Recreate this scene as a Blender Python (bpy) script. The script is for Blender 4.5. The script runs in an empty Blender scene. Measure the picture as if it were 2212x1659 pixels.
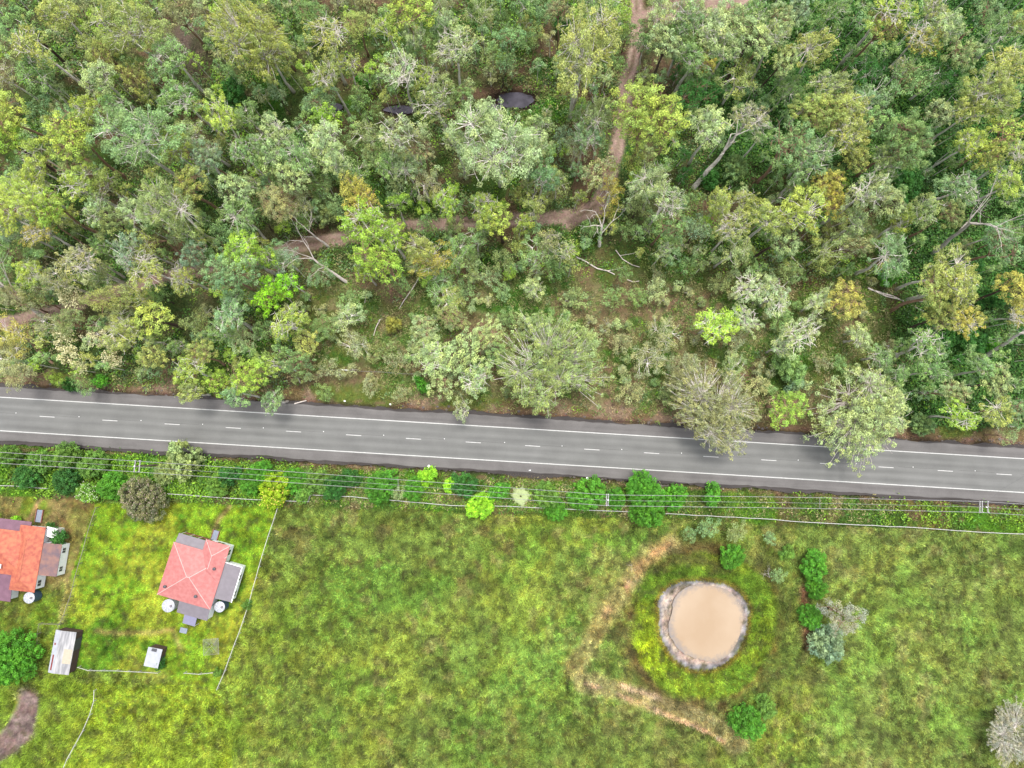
import bpy, math, random
import numpy as np
from math import radians, sin, cos, tan, pi
from mathutils import Vector

# ------------------------------------------------------------------ camera, sky, sun, exposure
sc = bpy.context.scene
COL = sc.collection
H = 137.5                      # flying height of the drone, metres
PITCH = radians(5.5)
FPX = 1473.0                   # focal length in the 2212 px wide survey picture
cam_d = bpy.data.cameras.new("camera")
cam = bpy.data.objects.new("camera", cam_d); COL.objects.link(cam)
cam_d.sensor_width = 36.0
cam_d.lens = 36.0 * FPX / 2212.0
cam_d.clip_end = 8000
cam.location = (0, 0, H)
cam.rotation_euler = (PITCH, 0, 0)
sc.camera = cam

SUN_EL, SUN_AZ = radians(77), radians(15)      # azimuth from +Y (photo's up) clockwise
world = bpy.data.worlds.new("World"); sc.world = world
world.use_nodes = True
wn = world.node_tree; bg = wn.nodes["Background"]
sky = wn.nodes.new("ShaderNodeTexSky"); sky.sky_type = 'NISHITA'; sky.sun_disc = False
sky.sun_elevation = SUN_EL; sky.sun_rotation = SUN_AZ
sky.air_density = 1.0; sky.dust_density = 4.0; sky.ozone_density = 0.6
veil = wn.nodes.new('ShaderNodeHueSaturation'); veil.inputs['Saturation'].default_value = .4   # thin high cloud whitens the sky
wn.links.new(sky.outputs[0], veil.inputs['Color']); wn.links.new(veil.outputs[0], bg.inputs[0]); bg.inputs[1].default_value = 0.15
sd = bpy.data.lights.new("sun", 'SUN'); sd.energy = 1.5; sd.angle = radians(12); sd.color = (1, .97, .91)
so = bpy.data.objects.new("sun", sd); COL.objects.link(so)
sdir = Vector((sin(SUN_AZ)*cos(SUN_EL), cos(SUN_AZ)*cos(SUN_EL), sin(SUN_EL)))
so.rotation_euler = sdir.to_track_quat('Z', 'Y').to_euler(); so.location = (60, 80, 200)
sc.view_settings.view_transform = 'Standard'; sc.view_settings.look = 'None'
sc.view_settings.gamma = 1; sc.view_settings.exposure = 1.18
sc.cycles.max_bounces = 5; sc.cycles.diffuse_bounces = 3; sc.cycles.glossy_bounces = 2
sc.cycles.transmission_bounces = 3; sc.cycles.transparent_max_bounces = 6
KA = 2.6                       # how much brighter a flat surface shows than its albedo
KG = 1.4                       # ... and for grass
KF = 1.08                       # the same for leaves, which shade each other

# ------------------------------------------------------------------ helpers
def at(px, py, z=0.0):
    a = (px - 1106.0) / FPX; b = -(py - 829.5) / FPX
    dx = a; dy = b * cos(PITCH) + sin(PITCH); dz = b * sin(PITCH) - cos(PITCH)
    t = (z - H) / dz
    return Vector((dx * t, dy * t, z))

def to_map(x, y):              # ground point -> survey picture, numpy
    X = x; Y = y; Z = -H
    up = Y * cos(PITCH) + Z * sin(PITCH); fw = -(-Y * sin(PITCH) + Z * cos(PITCH))
    return 1106.0 + FPX * X / fw, 829.5 - FPX * up / fw

def mpp(py, z=0.0):            # metres per pixel at height z
    return (H - z) / (FPX * (cos(PITCH) + (py - 829.5) / FPX * sin(PITCH)))

def lin(c, k=1.0):
    o = []
    for v in c:
        v /= 255.0
        o.append((v / 12.92 if v <= .04045 else ((v + .055) / 1.055) ** 2.4) / k)
    return tuple(o)
def linA(c, k=1.0): return np.array(lin(c, k))

def tag(o, label=None, cat=None, group=None, kind=None):
    if label: o['label'] = label
    if cat: o['category'] = cat
    if group: o['group'] = group
    if kind: o['kind'] = kind
    return o

def empty(name, loc=(0, 0, 0), rz=0.0):
    o = bpy.data.objects.new(name, None); COL.objects.link(o)
    o.location = loc; o.rotation_euler = (0, 0, rz); o.empty_display_size = .3
    return o

def new_mat(name):
    m = bpy.data.materials.new(name); m.use_nodes = True
    n = m.node_tree.nodes; p = n["Principled BSDF"]
    return m, m.node_tree, n, p

def mat(name, col, rough=.7, var=.18, scale=3.0, spec=.3, metal=0, bump=0.0, bscale=None, stretch=None, col2=None):
    m, nt, n, p = new_mat(name)
    p.inputs['Roughness'].default_value = rough
    p.inputs['Specular IOR Level'].default_value = spec
    p.inputs['Metallic'].default_value = metal
    tc = n.new('ShaderNodeTexCoord'); no = n.new('ShaderNodeTexNoise')
    no.inputs['Scale'].default_value = scale; no.inputs['Detail'].default_value = 6
    if stretch:
        mp = n.new('ShaderNodeMapping'); mp.inputs['Scale'].default_value = stretch
        nt.links.new(tc.outputs['Object'], mp.inputs[0]); nt.links.new(mp.outputs[0], no.inputs['Vector'])
    else: nt.links.new(tc.outputs['Object'], no.inputs['Vector'])
    rp = n.new('ShaderNodeValToRGB')
    c1 = [v * (1 - var) for v in col]; c2 = [min(1, v * (1 + var)) for v in (col2 or col)]
    rp.color_ramp.elements[0].position = .35; rp.color_ramp.elements[1].position = .65
    rp.color_ramp.elements[0].color = (*c1, 1); rp.color_ramp.elements[1].color = (*c2, 1)
    nt.links.new(no.outputs[0], rp.inputs[0]); nt.links.new(rp.outputs[0], p.inputs['Base Color'])
    if bump:
        b = n.new('ShaderNodeBump'); b.inputs['Strength'].default_value = bump; b.inputs['Distance'].default_value = .1
        nt.links.new(no.outputs[0], b.inputs['Height']); nt.links.new(b.outputs[0], p.inputs['Normal'])
    return m

class MB:
    def __init__(s): s.v = []; s.f = []
    def add(s, vs, fs):
        n = len(s.v); s.v += [tuple(v) for v in vs]; s.f += [tuple(i + n for i in f) for f in fs]; return s
    def box(s, c, d, rz=0.0):
        cx, cy, cz = c; dx, dy, dz = [k / 2 for k in d]; vs = []
        for z in (-dz, dz):
            for x, y in ((-dx, -dy), (dx, -dy), (dx, dy), (-dx, dy)):
                vs.append((cx + x * cos(rz) - y * sin(rz), cy + x * sin(rz) + y * cos(rz), cz + z))
        return s.add(vs, [(3, 2, 1, 0), (4, 5, 6, 7), (0, 1, 5, 4), (1, 2, 6, 5), (2, 3, 7, 6), (3, 0, 4, 7)])
    def prism(s, pts, z0, z1):
        n = len(pts)
        vs = [(x, y, z0) for x, y in pts] + [(x, y, z1) for x, y in pts]
        return s.add(vs, [tuple(range(n))[::-1], tuple(range(n, 2 * n))] + [(i, (i + 1) % n, n + (i + 1) % n, n + i) for i in range(n)])
    def tube(s, pts, rad, sides=6, cap=True):
        pts = [Vector(p) for p in pts]; n = len(pts)
        if not hasattr(rad, '__len__'): rad = [rad] * n
        vs = []
        for i, p in enumerate(pts):
            d = (pts[min(i + 1, n - 1)] - pts[max(i - 1, 0)])
            d = d.normalized() if d.length > 1e-6 else Vector((0, 0, 1))
            a = d.cross(Vector((0, 0, 1)) if abs(d.z) < .9 else Vector((1, 0, 0))).normalized(); b = d.cross(a)
            for k in range(sides):
                t = 2 * pi * k / sides
                vs.append(p + (a * cos(t) + b * sin(t)) * rad[i])
        fs = []
        for i in range(n - 1):
            for k in range(sides):
                k2 = (k + 1) % sides
                fs.append((i * sides + k, i * sides + k2, (i + 1) * sides + k2, (i + 1) * sides + k))
        if cap: fs += [tuple(range(sides))[::-1], tuple(range((n - 1) * sides, n * sides))]
        return s.add(vs, fs)
    def build(s, name, m, parent=None, smooth=False):
        me = bpy.data.meshes.new(name); me.from_pydata(s.v, [], s.f); me.update()
        if m: me.materials.append(m)
        if smooth: me.polygons.foreach_set('use_smooth', [True] * len(me.polygons))
        o = bpy.data.objects.new(name, me); COL.objects.link(o)
        if parent: o.parent = parent
        return o

def np_mesh(name, V, nper, C=None, m=None):
    """V: (N*nper,3) vertices of separate nper-gons; C: colour per vertex"""
    N = len(V) // nper
    me = bpy.data.meshes.new(name)
    me.vertices.add(len(V)); me.vertices.foreach_set('co', V.astype(np.float32).ravel())
    me.loops.add(len(V)); me.loops.foreach_set('vertex_index', np.arange(len(V), dtype=np.int32))
    me.polygons.add(N)
    me.polygons.foreach_set('loop_start', (np.arange(N) * nper).astype(np.int32))
    me.update(calc_edges=True)
    if C is not None:
        a = me.color_attributes.new('tint', 'FLOAT_COLOR', 'POINT')
        c4 = np.ones((len(V), 4), np.float32); c4[:, :3] = C
        a.data.foreach_set('color', c4.ravel())
    if m: me.materials.append(m)
    return me

class Noise:
    def __init__(s, seed): s.g = np.random.default_rng(seed).random((257, 257))
    def one(s, x, y):
        xi = np.floor(x).astype(int); yi = np.floor(y).astype(int); fx = x - xi; fy = y - yi
        fx = fx * fx * (3 - 2 * fx); fy = fy * fy * (3 - 2 * fy); g = s.g
        X = xi % 256; Y = yi % 256
        return (g[X, Y] * (1 - fx) + g[X + 1, Y] * fx) * (1 - fy) + (g[X, Y + 1] * (1 - fx) + g[X + 1, Y + 1] * fx) * fy
    def __call__(s, x, y, size, octv=4):
        v = 0; a = 1; t = 0; f = 1 / size
        for i in range(octv):
            v = v + a * s.one(x * f + 17.3 * i + 100, y * f + 9.1 * i + 100); t += a; a *= .55; f *= 2.07
        return v / t
N1, N2, N3, N4, N5 = [Noise(i) for i in (1, 2, 3, 4, 5)]
def sstep(a, b, x):
    t = np.clip((x - a) / (b - a), 0, 1); return t * t * (3 - 2 * t)
def seg_dist(px, py, pts):
    d = np.full(px.shape, 1e9)
    for (x0, y0), (x1, y1) in zip(pts[:-1], pts[1:]):
        vx, vy = x1 - x0, y1 - y0
        t = np.clip(((px - x0) * vx + (py - y0) * vy) / (vx * vx + vy * vy), 0, 1)
        d = np.minimum(d, np.hypot(px - x0 - t * vx, py - y0 - t * vy))
    return d
def inside(px, py, poly):
    r = np.zeros(px.shape, bool); n = len(poly)
    for i in range(n):
        x0, y0 = poly[i]; x1, y1 = poly[(i + 1) % n]
        if y0 == y1: continue
        c = ((y0 > py) != (y1 > py)) & (px < (x1 - x0) * (py - y0) / (y1 - y0) + x0)
        r ^= c
    return r

# ------------------------------------------------------------------ the lie of the land
TRACK_A = [(-60, 712), (0, 698), (150, 662), (300, 612), (450, 577), (560, 556), (700, 520), (870, 488), (1000, 480), (1150, 474), (1250, 466), (1305, 452)]
TRACK_B = [(1372, -60), (1376, 0), (1380, 60), (1366, 130), (1352, 185), (1345, 260), (1335, 330), (1312, 400), (1290, 445), (1225, 482)]
TRACK_C = [(1385, 45), (1450, 22), (1560, 6), (1640, -25)]
POOLS = [((1112, 216), 40, 16), ((866, 236), 34, 9), ((722, 231), 18, 8), ((1060, 232), 22, 7), ((960, 228), 26, 8)]
POND = [(1424,1330),(1420,1300),(1436,1275),(1462,1258),(1500,1254),(1540,1257),(1575,1266),(1603,1287),(1617,1315),(1614,1345),(1606,1380),(1590,1412),(1562,1436),(1530,1447),(1490,1444),(1462,1428),(1440,1400),(1424,1368)]
PC = (1520, 1348)
def road_y(px, off): return 894 + off + px * 0.0603     # px line of the carriageway centre
def yard_b(px, py): return inside(px, py, [(205, 1085), (605, 1080), (553, 1270), (468, 1490), (330, 1462), (160, 1445), (128, 1350), (150, 1250)])
def yard_a(px, py): return inside(px, py, [(-100, 1050), (110, 1050), (207, 1085), (150, 1250), (125, 1350), (60, 1390), (-100, 1380)])

def pond_d(px, py):            # distance outside the pond outline (px, negative inside)
    ang = np.arctan2(py - PC[1], px - PC[0]); rr = np.hypot(px - PC[0], py - PC[1])
    pa = np.array([math.atan2(y - PC[1], x - PC[0]) for x, y in POND]); pr = np.array([math.hypot(x - PC[0], y - PC[1]) for x, y in POND])
    i = np.argsort(pa); pa = pa[i]; pr = pr[i]
    pa = np.concatenate([[pa[-1] - 2 * pi], pa, [pa[0] + 2 * pi]]); pr = np.concatenate([[pr[-1]], pr, [pr[0]]])
    return rr - np.interp(ang, pa, pr)

def height(x, y):
    px, py = to_map(x, y)
    z = (N1(x, y, 9) - .5) * .35 + (N2(x, y, 1.6, 2) - .5) * .10
    rd = np.abs(py - road_y(px, 0))
    z = z * sstep(48, 80, rd) - .05
    # table drains either side of the road
    z = z - .35 * np.exp(-((rd - 66) / 7.0) ** 2)
    d = pond_d(px, py)
    bank = 1.1 * sstep(0, 55, d) * (1 - sstep(75, 150, d))
    z = np.where(d < 160, z * sstep(0, 60, d) + bank - .9 * (1 - sstep(-35, 5, d)), z)
    for (cx, cy), rx, ry in POOLS:
        q = np.hypot((px - cx) / rx, (py - cy) / ry)
        z = z - 1.0 * (1 - sstep(.7, 1.7, q))
    return z

def mixc(C, col, m):
    m = np.clip(m, 0, 1)[..., None]; return C * (1 - m) + np.array(col) * m

def ground_colour(x, y):
    """colour of what grows or lies at a ground point (linear, display scale)"""
    px, py = to_map(x, y)
    wx = px + (N3(x, y, 6) - .5) * 46; wy = py + (N4(x, y, 6) - .5) * 46
    a = N1(x, y, 14, 5); b = N2(x, y, 5, 5); c = N3(x, y, 24, 4); e = N4(x, y, 2.2, 4); g = N5(x, y, 9, 5)
    hi = N1(x + 50, y, .55, 3)
    # paddock
    F = np.ones(x.shape + (3,)) * linA((124, 147, 66))
    F = mixc(F, linA((150, 167, 66)), sstep(.50, .64, a) * .8)
    F = mixc(F, linA((106, 150, 56)), sstep(.53, .64, g) * .6)
    F = mixc(F, linA((100, 118, 52)), sstep(.52, .66, b) * .5)
    F = mixc(F, linA((162, 160, 92)), sstep(.55, .66, c) * sstep(.45, .6, e) * .5)
    F = mixc(F, linA((140, 128, 84)), sstep(.61, .70, N2(x, y, 3.2, 4)) * .55)
    # greener, smoother eastern paddock
    E = sstep(1660, 1850, px) * (1 - sstep(1950, 2300, px) * .2)
    Ec = np.ones(F.shape) * linA((138, 158, 78)); Ec = mixc(Ec, linA((106, 124, 60)), sstep(.53, .68, b) * .6); Ec = mixc(Ec, linA((136, 172, 74)), sstep(.52, .68, g) * .6)
    Ec = mixc(Ec, linA((176, 166, 112)), sstep(.60, .72, N2(x, y, 4, 4)) * .5)
    F = F * (1 - (E * .75)[..., None]) + Ec * (E * .75)[..., None]
    # yellower growth toward the yard fence, fresh green west of the dam
    F = mixc(F, linA((140, 164, 50)), (1 - sstep(470, 900, wx)) * sstep(1120, 1350, py) * .55)
    F = mixc(F, linA((118, 160, 68)), np.exp(-((wx - 1180) / 140) ** 2 - ((wy - 1440) / 110) ** 2) * .55)
    F = mixc(F, linA((112, 128, 60)), np.exp(-((wx - 1250) / 260) ** 2 - ((wy - 1610) / 60) ** 2) * .6)
    F = mixc(F, linA((108, 124, 60)), np.exp(-((wx - 660) / 50) ** 2 - ((wy - 1500) / 110) ** 2) * .5)
    # vivid lower left paddock
    q = inside(wx, wy, [(150, 1480), (470, 1480), (520, 1720), (60, 1720)])
    F = mixc(F, linA((148, 172, 50)), q * (.45 + .5 * sstep(.4, .6, b)))
    q = inside(wx, wy, [(-80, 1460), (190, 1460), (110, 1720), (-80, 1720)])
    F = mixc(F, linA((130, 158, 50)), q * .7)
    # yards
    Y = np.ones(F.shape) * linA((136, 172, 46)); Y = mixc(Y, linA((164, 180, 58)), sstep(.48, .62, a)); Y = mixc(Y, linA((98, 140, 36)), sstep(.52, .66, g)); Y = mixc(Y, linA((178, 158, 92)), sstep(.58, .70, c) * .6)
    yb = yard_b(px, py); F[yb] = Y[yb]
    A = np.ones(F.shape) * linA((144, 140, 74)); A = mixc(A, linA((124, 146, 50)), sstep(.45, .6, g)); A = mixc(A, linA((158, 138, 92)), sstep(.52, .66, b) * .7)
    A = mixc(A, linA((112, 148, 40)), sstep(1220, 1330, py) * .6)
    ya = yard_a(px, py); F[ya] = A[ya]
    # worn foot tracks in the yards
    for pts, w, m in (([(100, 1055), (80, 1085), (62, 1125)], 5, .9), ([(495, 1090), (475, 1118), (461, 1150)], 5, .7), ([(210, 1362), (300, 1368), (372, 1362), (395, 1400)], 6, .5), ([(150, 1250), (135, 1340)], 8, .5)):
        F = mixc(F, linA((188, 158, 112)), np.exp(-(seg_dist(wx * .35 + px * .65, wy * .35 + py * .65, pts) / w) ** 2) * m)
    # bare grey earth by the left edge
    q = seg_dist(wx, wy, [(60, 1520), (40, 1580), (5, 1610), (-60, 1640)])
    F = mixc(F, linA((150, 130, 124)), 1 - sstep(20, 36, q)); F = mixc(F, linA((112, 98, 92)), (1 - sstep(14, 30, q)) * sstep(.45, .6, b) * .8)
    # the dam: worn tan bank tops, lush inner slope, rank dark rim
    d = pond_d(wx, wy); d0 = pond_d(px, py); d = d * .6 + d0 * .4
    ring = (1 - sstep(52, 66, d)) 
    F = mixc(F, linA((112, 100, 58)), np.exp(-((d - 72) / 18) ** 2) * (.25 + .8 * sstep(.42, .6, b)))
    F = mixc(F, linA((160, 112, 66)), np.exp(-((d - 60) / 13) ** 2) * sstep(1450, 1620, wx + (wy - 1350)) * sstep(.45, .6, g) * .5)
    F = mixc(F, linA((128, 156, 44)), ring * .9)
    F = mixc(F, linA((158, 180, 38)), ring * np.exp(-((wx - 1400) / 45) ** 2 - ((wy - 1400) / 60) ** 2))
    F = mixc(F, linA((96, 132, 40)), ring * sstep(.5, .62, g) * .7)
    F = mixc(F, linA((150, 98, 62)), np.exp(-((d0 - 4) / 5) ** 2) * .5)
    P1 = [(1450, 1172), (1405, 1195), (1372, 1232), (1335, 1290), (1292, 1350), (1262, 1408), (1236, 1445)]
    q = seg_dist(wx * .5 + px * .5, wy * .5 + py * .5, P1)
    F = mixc(F, linA((178, 166, 108)), (1 - sstep(11, 31, q)) * .75); F = mixc(F, linA((200, 168, 124)), np.exp(-(q / 9) ** 2) * sstep(.48, .6, b) * .9)
    P2 = [(1255, 1470), (1320, 1488), (1400, 1512), (1480, 1535), (1550, 1568), (1590, 1610)]
    q = seg_dist(wx * .5 + px * .5, wy * .5 + py * .5, P2)
    F = mixc(F, linA((168, 156, 108)), (1 - sstep(12, 30, q)) * .75)
    q = seg_dist(wx * .3 + px * .7, wy * .3 + py * .7, [(1265, 1475), (1330, 1500), (1400, 1525), (1500, 1565), (1560, 1600)])
    F = mixc(F, linA((212, 182, 146)), np.exp(-(q / 5) ** 2) * sstep(.44, .55, b))
    q = seg_dist(wx * .3 + px * .7, wy * .3 + py * .7, [(1345, 1480), (1380, 1493), (1420, 1500)])
    F = mixc(F, linA((226, 196, 164)), np.exp(-(q / 6) ** 2) * .8)
    q = seg_dist(wx * .4 + px * .6, wy * .4 + py * .6, [(1730, 1270), (1735, 1330), (1742, 1395)])
    F = mixc(F, linA((152, 112, 86)), np.exp(-(q / 11) ** 2))
    F = mixc(F, linA((92, 110, 46)), np.exp(-((seg_dist(wx, wy, [(1640, 1210), (1690, 1290), (1690, 1400), (1640, 1480)])) / 24) ** 2) * .6)
    F = mixc(F, linA((100, 84, 56)), np.exp(-((seg_dist(wx, wy, [(1430, 1225), (1480, 1205), (1560, 1222)])) / 12) ** 2) * .7)
    # grey mud margin of the dam
    mud = 1 - sstep(-3, 1.5, d0 + (hi - .5) * 7)
    Mc = np.ones(F.shape) * linA((168, 167, 172)); Mc = mixc(Mc, linA((222, 200, 180)), sstep(-4, -16, d0 + (e - .5) * 16)); Mc = mixc(Mc, linA((128, 130, 134)), sstep(.54, .66, hi) * .5); Mc = Mc * 1.1
    F = F * (1 - mud[..., None]) + Mc * mud[..., None]
    # fine mosaic of tussocks
    ms = N5(x + 31, y, 1.1, 4); F = F * (1 + (ms - .5) * 2.0)[..., None]; F = mixc(F, linA((84, 84, 50)), sstep(.60, .70, N3(x + 9, y, 1.4, 3)) * .6); F = mixc(F, F * np.array([1.06, .96, .9]), sstep(.52, .62, N1(x, y + 77, 1.9, 4)) * .9)
    # southern verge
    v = (py - road_y(px, 0))
    vg = np.ones(F.shape) * linA((84, 112, 44)); vg = mixc(vg, linA((124, 120, 62)), sstep(.48, .62, b) * np.clip(.5 + sstep(1450, 1600, px), 0, 1)); vg = mixc(vg, linA((98, 150, 38)), sstep(.52, .64, g) * .8); vg = mixc(vg, linA((138, 110, 88)), sstep(.57, .68, N2(x, y, 3.2, 4)) * .6)
    verge = (v > 0) & (py < 1072 + px * .036)
    F[verge] = vg[verge]
    # the woodland floor
    W = np.ones(F.shape) * linA((112, 110, 74))
    W = mixc(W, linA((78, 104, 44)), sstep(.45, .58, g)); W = mixc(W, linA((132, 104, 84)), sstep(.5, .63, b) * .8); W = mixc(W, linA((78, 96, 52)), sstep(.5, .65, a) * .7)
    # the open block beside the road: dry grass with green patches
    L = np.ones(F.shape) * linA((140, 126, 90)); L = mixc(L, linA((112, 124, 62)), sstep(.47, .6, g)); L = mixc(L, linA((152, 124, 100)), sstep(.52, .64, b) * .7); L = mixc(L, linA((160, 156, 108)), sstep(.5, .62, e) * .6); L = mixc(L, linA((70, 122, 34)), sstep(.56, .66, N2(x, y, 6, 4)) * .7)
    lot = sstep(620, 700, wx) * (1 - sstep(1850, 1950, wx)) * sstep(560, 640, wy)
    W = W * (1 - lot[..., None]) + L * lot[..., None]
    W = mixc(W, linA((46, 72, 32)), sstep(1440, 1560, wx) * (1 - sstep(330, 420, wy)) * .85)
    W = mixc(W, linA((44, 74, 32)), sstep(1930, 2010, wx) * .8)
    for cx, cy, rx, ry, cc in ((1110, 665, 60, 22, (64, 128, 30)), (590, 195, 60, 60, (70, 124, 34)), (150, 240, 30, 45, (96, 140, 34)), (1180, 235, 60, 30, (84, 138, 38)), (760, 220, 60, 25, (84, 140, 34)), (1345, 345, 28, 40, (60, 138, 40)), (1720, 22, 60, 20, (70, 130, 34)), (1400, 560, 110, 30, (96, 122, 50)), (830, 200, 40, 60, (120, 96, 76)), (1150, 620, 60, 20, (80, 128, 44)), (1650, 600, 120, 30, (118, 112, 66)), (1730, 600, 50, 25, (140, 104, 84)), (860, 640, 30, 24, (158, 120, 110)), (400, 100, 50, 60, (122, 104, 96)), (1700, 400, 50, 30, (146, 110, 88)), (1130, 190, 50, 14, (140, 104, 88))):
        W = mixc(W, linA(cc), np.exp(-((wx - cx) / rx) ** 2 - ((wy - cy) / ry) ** 2) * .9)
    for pts, w in ((TRACK_A, 15), (TRACK_B, 17), (TRACK_C, 24)):
        q = seg_dist(wx * .3 + px * .7, wy * .3 + py * .7, pts)
        W = mixc(W, linA((184, 156, 140)), 1 - sstep(w * .6, w * 1.25, q))
        W = mixc(W, linA((214, 186, 168)), np.exp(-((q - w * .5) / (w * .22)) ** 2) * sstep(.42, .56, e) * .8)
        W = mixc(W, linA((112, 104, 66)), np.exp(-(q / (w * .25)) ** 2) * sstep(.5, .6, b) * .6)
    for (cx, cy), rx, ry in POOLS:
        q = np.hypot((px - cx) / rx, (py - cy) / ry); W = mixc(W, linA((72, 58, 50)), 1 - sstep(1.2, 1.8, q))
    # northern verge: pinkish earth, straw
    n = road_y(px, 0) - py
    vn = np.ones(F.shape) * linA((136, 118, 82)); vn = mixc(vn, linA((170, 146, 120)), sstep(.48, .6, b)); vn = mixc(vn, linA((118, 132, 60)), sstep(.5, .62, g))
    m = (1 - sstep(84, 112, n + (e - .5) * 30))
    W = W * (1 - m[..., None]) + vn * m[..., None]
    wood = n > 0
    F[wood] = W[wood]
    # dark crumbling edge and drain either side of the seal
    rd = np.abs(v)
    ed = np.exp(-((rd - 63 + (e - .5) * 10) / 5.0) ** 2)
    F = mixc(F, linA((72, 58, 54)), ed * .85)
    F = mixc(F, linA((160, 124, 104)), np.exp(-((rd - 71 + (b - .5) * 14) / 4.0) ** 2) * sstep(.42, .55, e) * .7)
    return F

# ------------------------------------------------------------------ ground sheet
def axis(lo, hi, step, far):
    a = np.arange(lo, hi + step, step); o = []; s = step; p = hi
    while p < far: s *= 1.6; p += s; o.append(p)
    o2 = []; s = step; p = lo
    while p > -far: s *= 1.6; p -= s; o2.append(p)
    return np.concatenate([np.array(o2[::-1]), a, np.array(o)])
def build_ground():
    xs = axis(-122, 122, .42, 4000); ys = axis(-70, 108, .42, 4000)
    X, Y = np.meshgrid(xs, ys, indexing='xy'); nx, ny = len(xs), len(ys)
    Xc = np.clip(X, -130, 130); Yc = np.clip(Y, -75, 115)
    Z = height(Xc, Yc); C = ground_colour(Xc, Yc)
    me = bpy.data.meshes.new('ground')
    V = np.stack([X, Y, Z], -1).reshape(-1, 3)
    me.vertices.add(len(V)); me.vertices.foreach_set('co', V.astype(np.float32).ravel())
    i = (np.arange(ny - 1)[:, None] * nx + np.arange(nx - 1)[None, :]).ravel()
    Q = np.stack([i, i + 1, i + 1 + nx, i + nx], -1).astype(np.int32)
    me.loops.add(Q.size); me.loops.foreach_set('vertex_index', Q.ravel())
    me.polygons.add(len(Q)); me.polygons.foreach_set('loop_start', (np.arange(len(Q)) * 4).astype(np.int32))
    me.update(calc_edges=True)
    a = me.color_attributes.new('tint', 'FLOAT_COLOR', 'POINT')
    c4 = np.ones((len(V), 4), np.float32); c4[:, :3] = C.reshape(-1, 3) / KA * 1.08; a.data.foreach_set('color', c4.ravel())
    m, nt, n, p = new_mat('ground_cover')
    at_ = n.new('ShaderNodeAttribute'); at_.attribute_name = 'tint'
    tc = n.new('ShaderNodeTexCoord')
    n1 = n.new('ShaderNodeTexNoise'); n1.inputs['Scale'].default_value = 2.6; n1.inputs['Detail'].default_value = 8; n1.inputs['Roughness'].default_value = .75
    n2 = n.new('ShaderNodeTexNoise'); n2.inputs['Scale'].default_value = 1.1; n2.inputs['Detail'].default_value = 5
    nt.links.new(tc.outputs['Object'], n1.inputs['Vector']); nt.links.new(tc.outputs['Object'], n2.inputs['Vector'])
    r1 = n.new('ShaderNodeMapRange'); r1.inputs['From Min'].default_value = .3; r1.inputs['From Max'].default_value = .7; r1.inputs['To Min'].default_value = .62; r1.inputs['To Max'].default_value = 1.35
    nt.links.new(n1.outputs[0], r1.inputs[0])
    hs = n.new('ShaderNodeHueSaturation'); nt.links.new(at_.outputs['Color'], hs.inputs['Color']); nt.links.new(r1.outputs[0], hs.inputs['Value'])
    r2 = n.new('ShaderNodeMapRange'); r2.inputs['From Min'].default_value = .3; r2.inputs['From Max'].default_value = .7; r2.inputs['To Min'].default_value = .47; r2.inputs['To Max'].default_value = .53
    nt.links.new(n2.outputs[0], r2.inputs[0]); nt.links.new(r2.outputs[0], hs.inputs['Hue'])
    nt.links.new(hs.outputs[0], p.inputs['Base Color']); p.inputs['Roughness'].default_value = .95; p.inputs['Specular IOR Level'].default_value = .1
    b = n.new('ShaderNodeBump'); b.inputs['Strength'].default_value = .6; b.inputs['Distance'].default_value = .25
    nt.links.new(n1.outputs[0], b.inputs['Height']); nt.links.new(b.outputs[0], p.inputs['Normal'])
    me.materials.append(m)
    o = bpy.data.objects.new('ground', me); COL.objects.link(o)
    me.polygons.foreach_set('use_smooth', [True] * len(me.polygons))
    tag(o, kind='structure')
build_ground()

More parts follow.
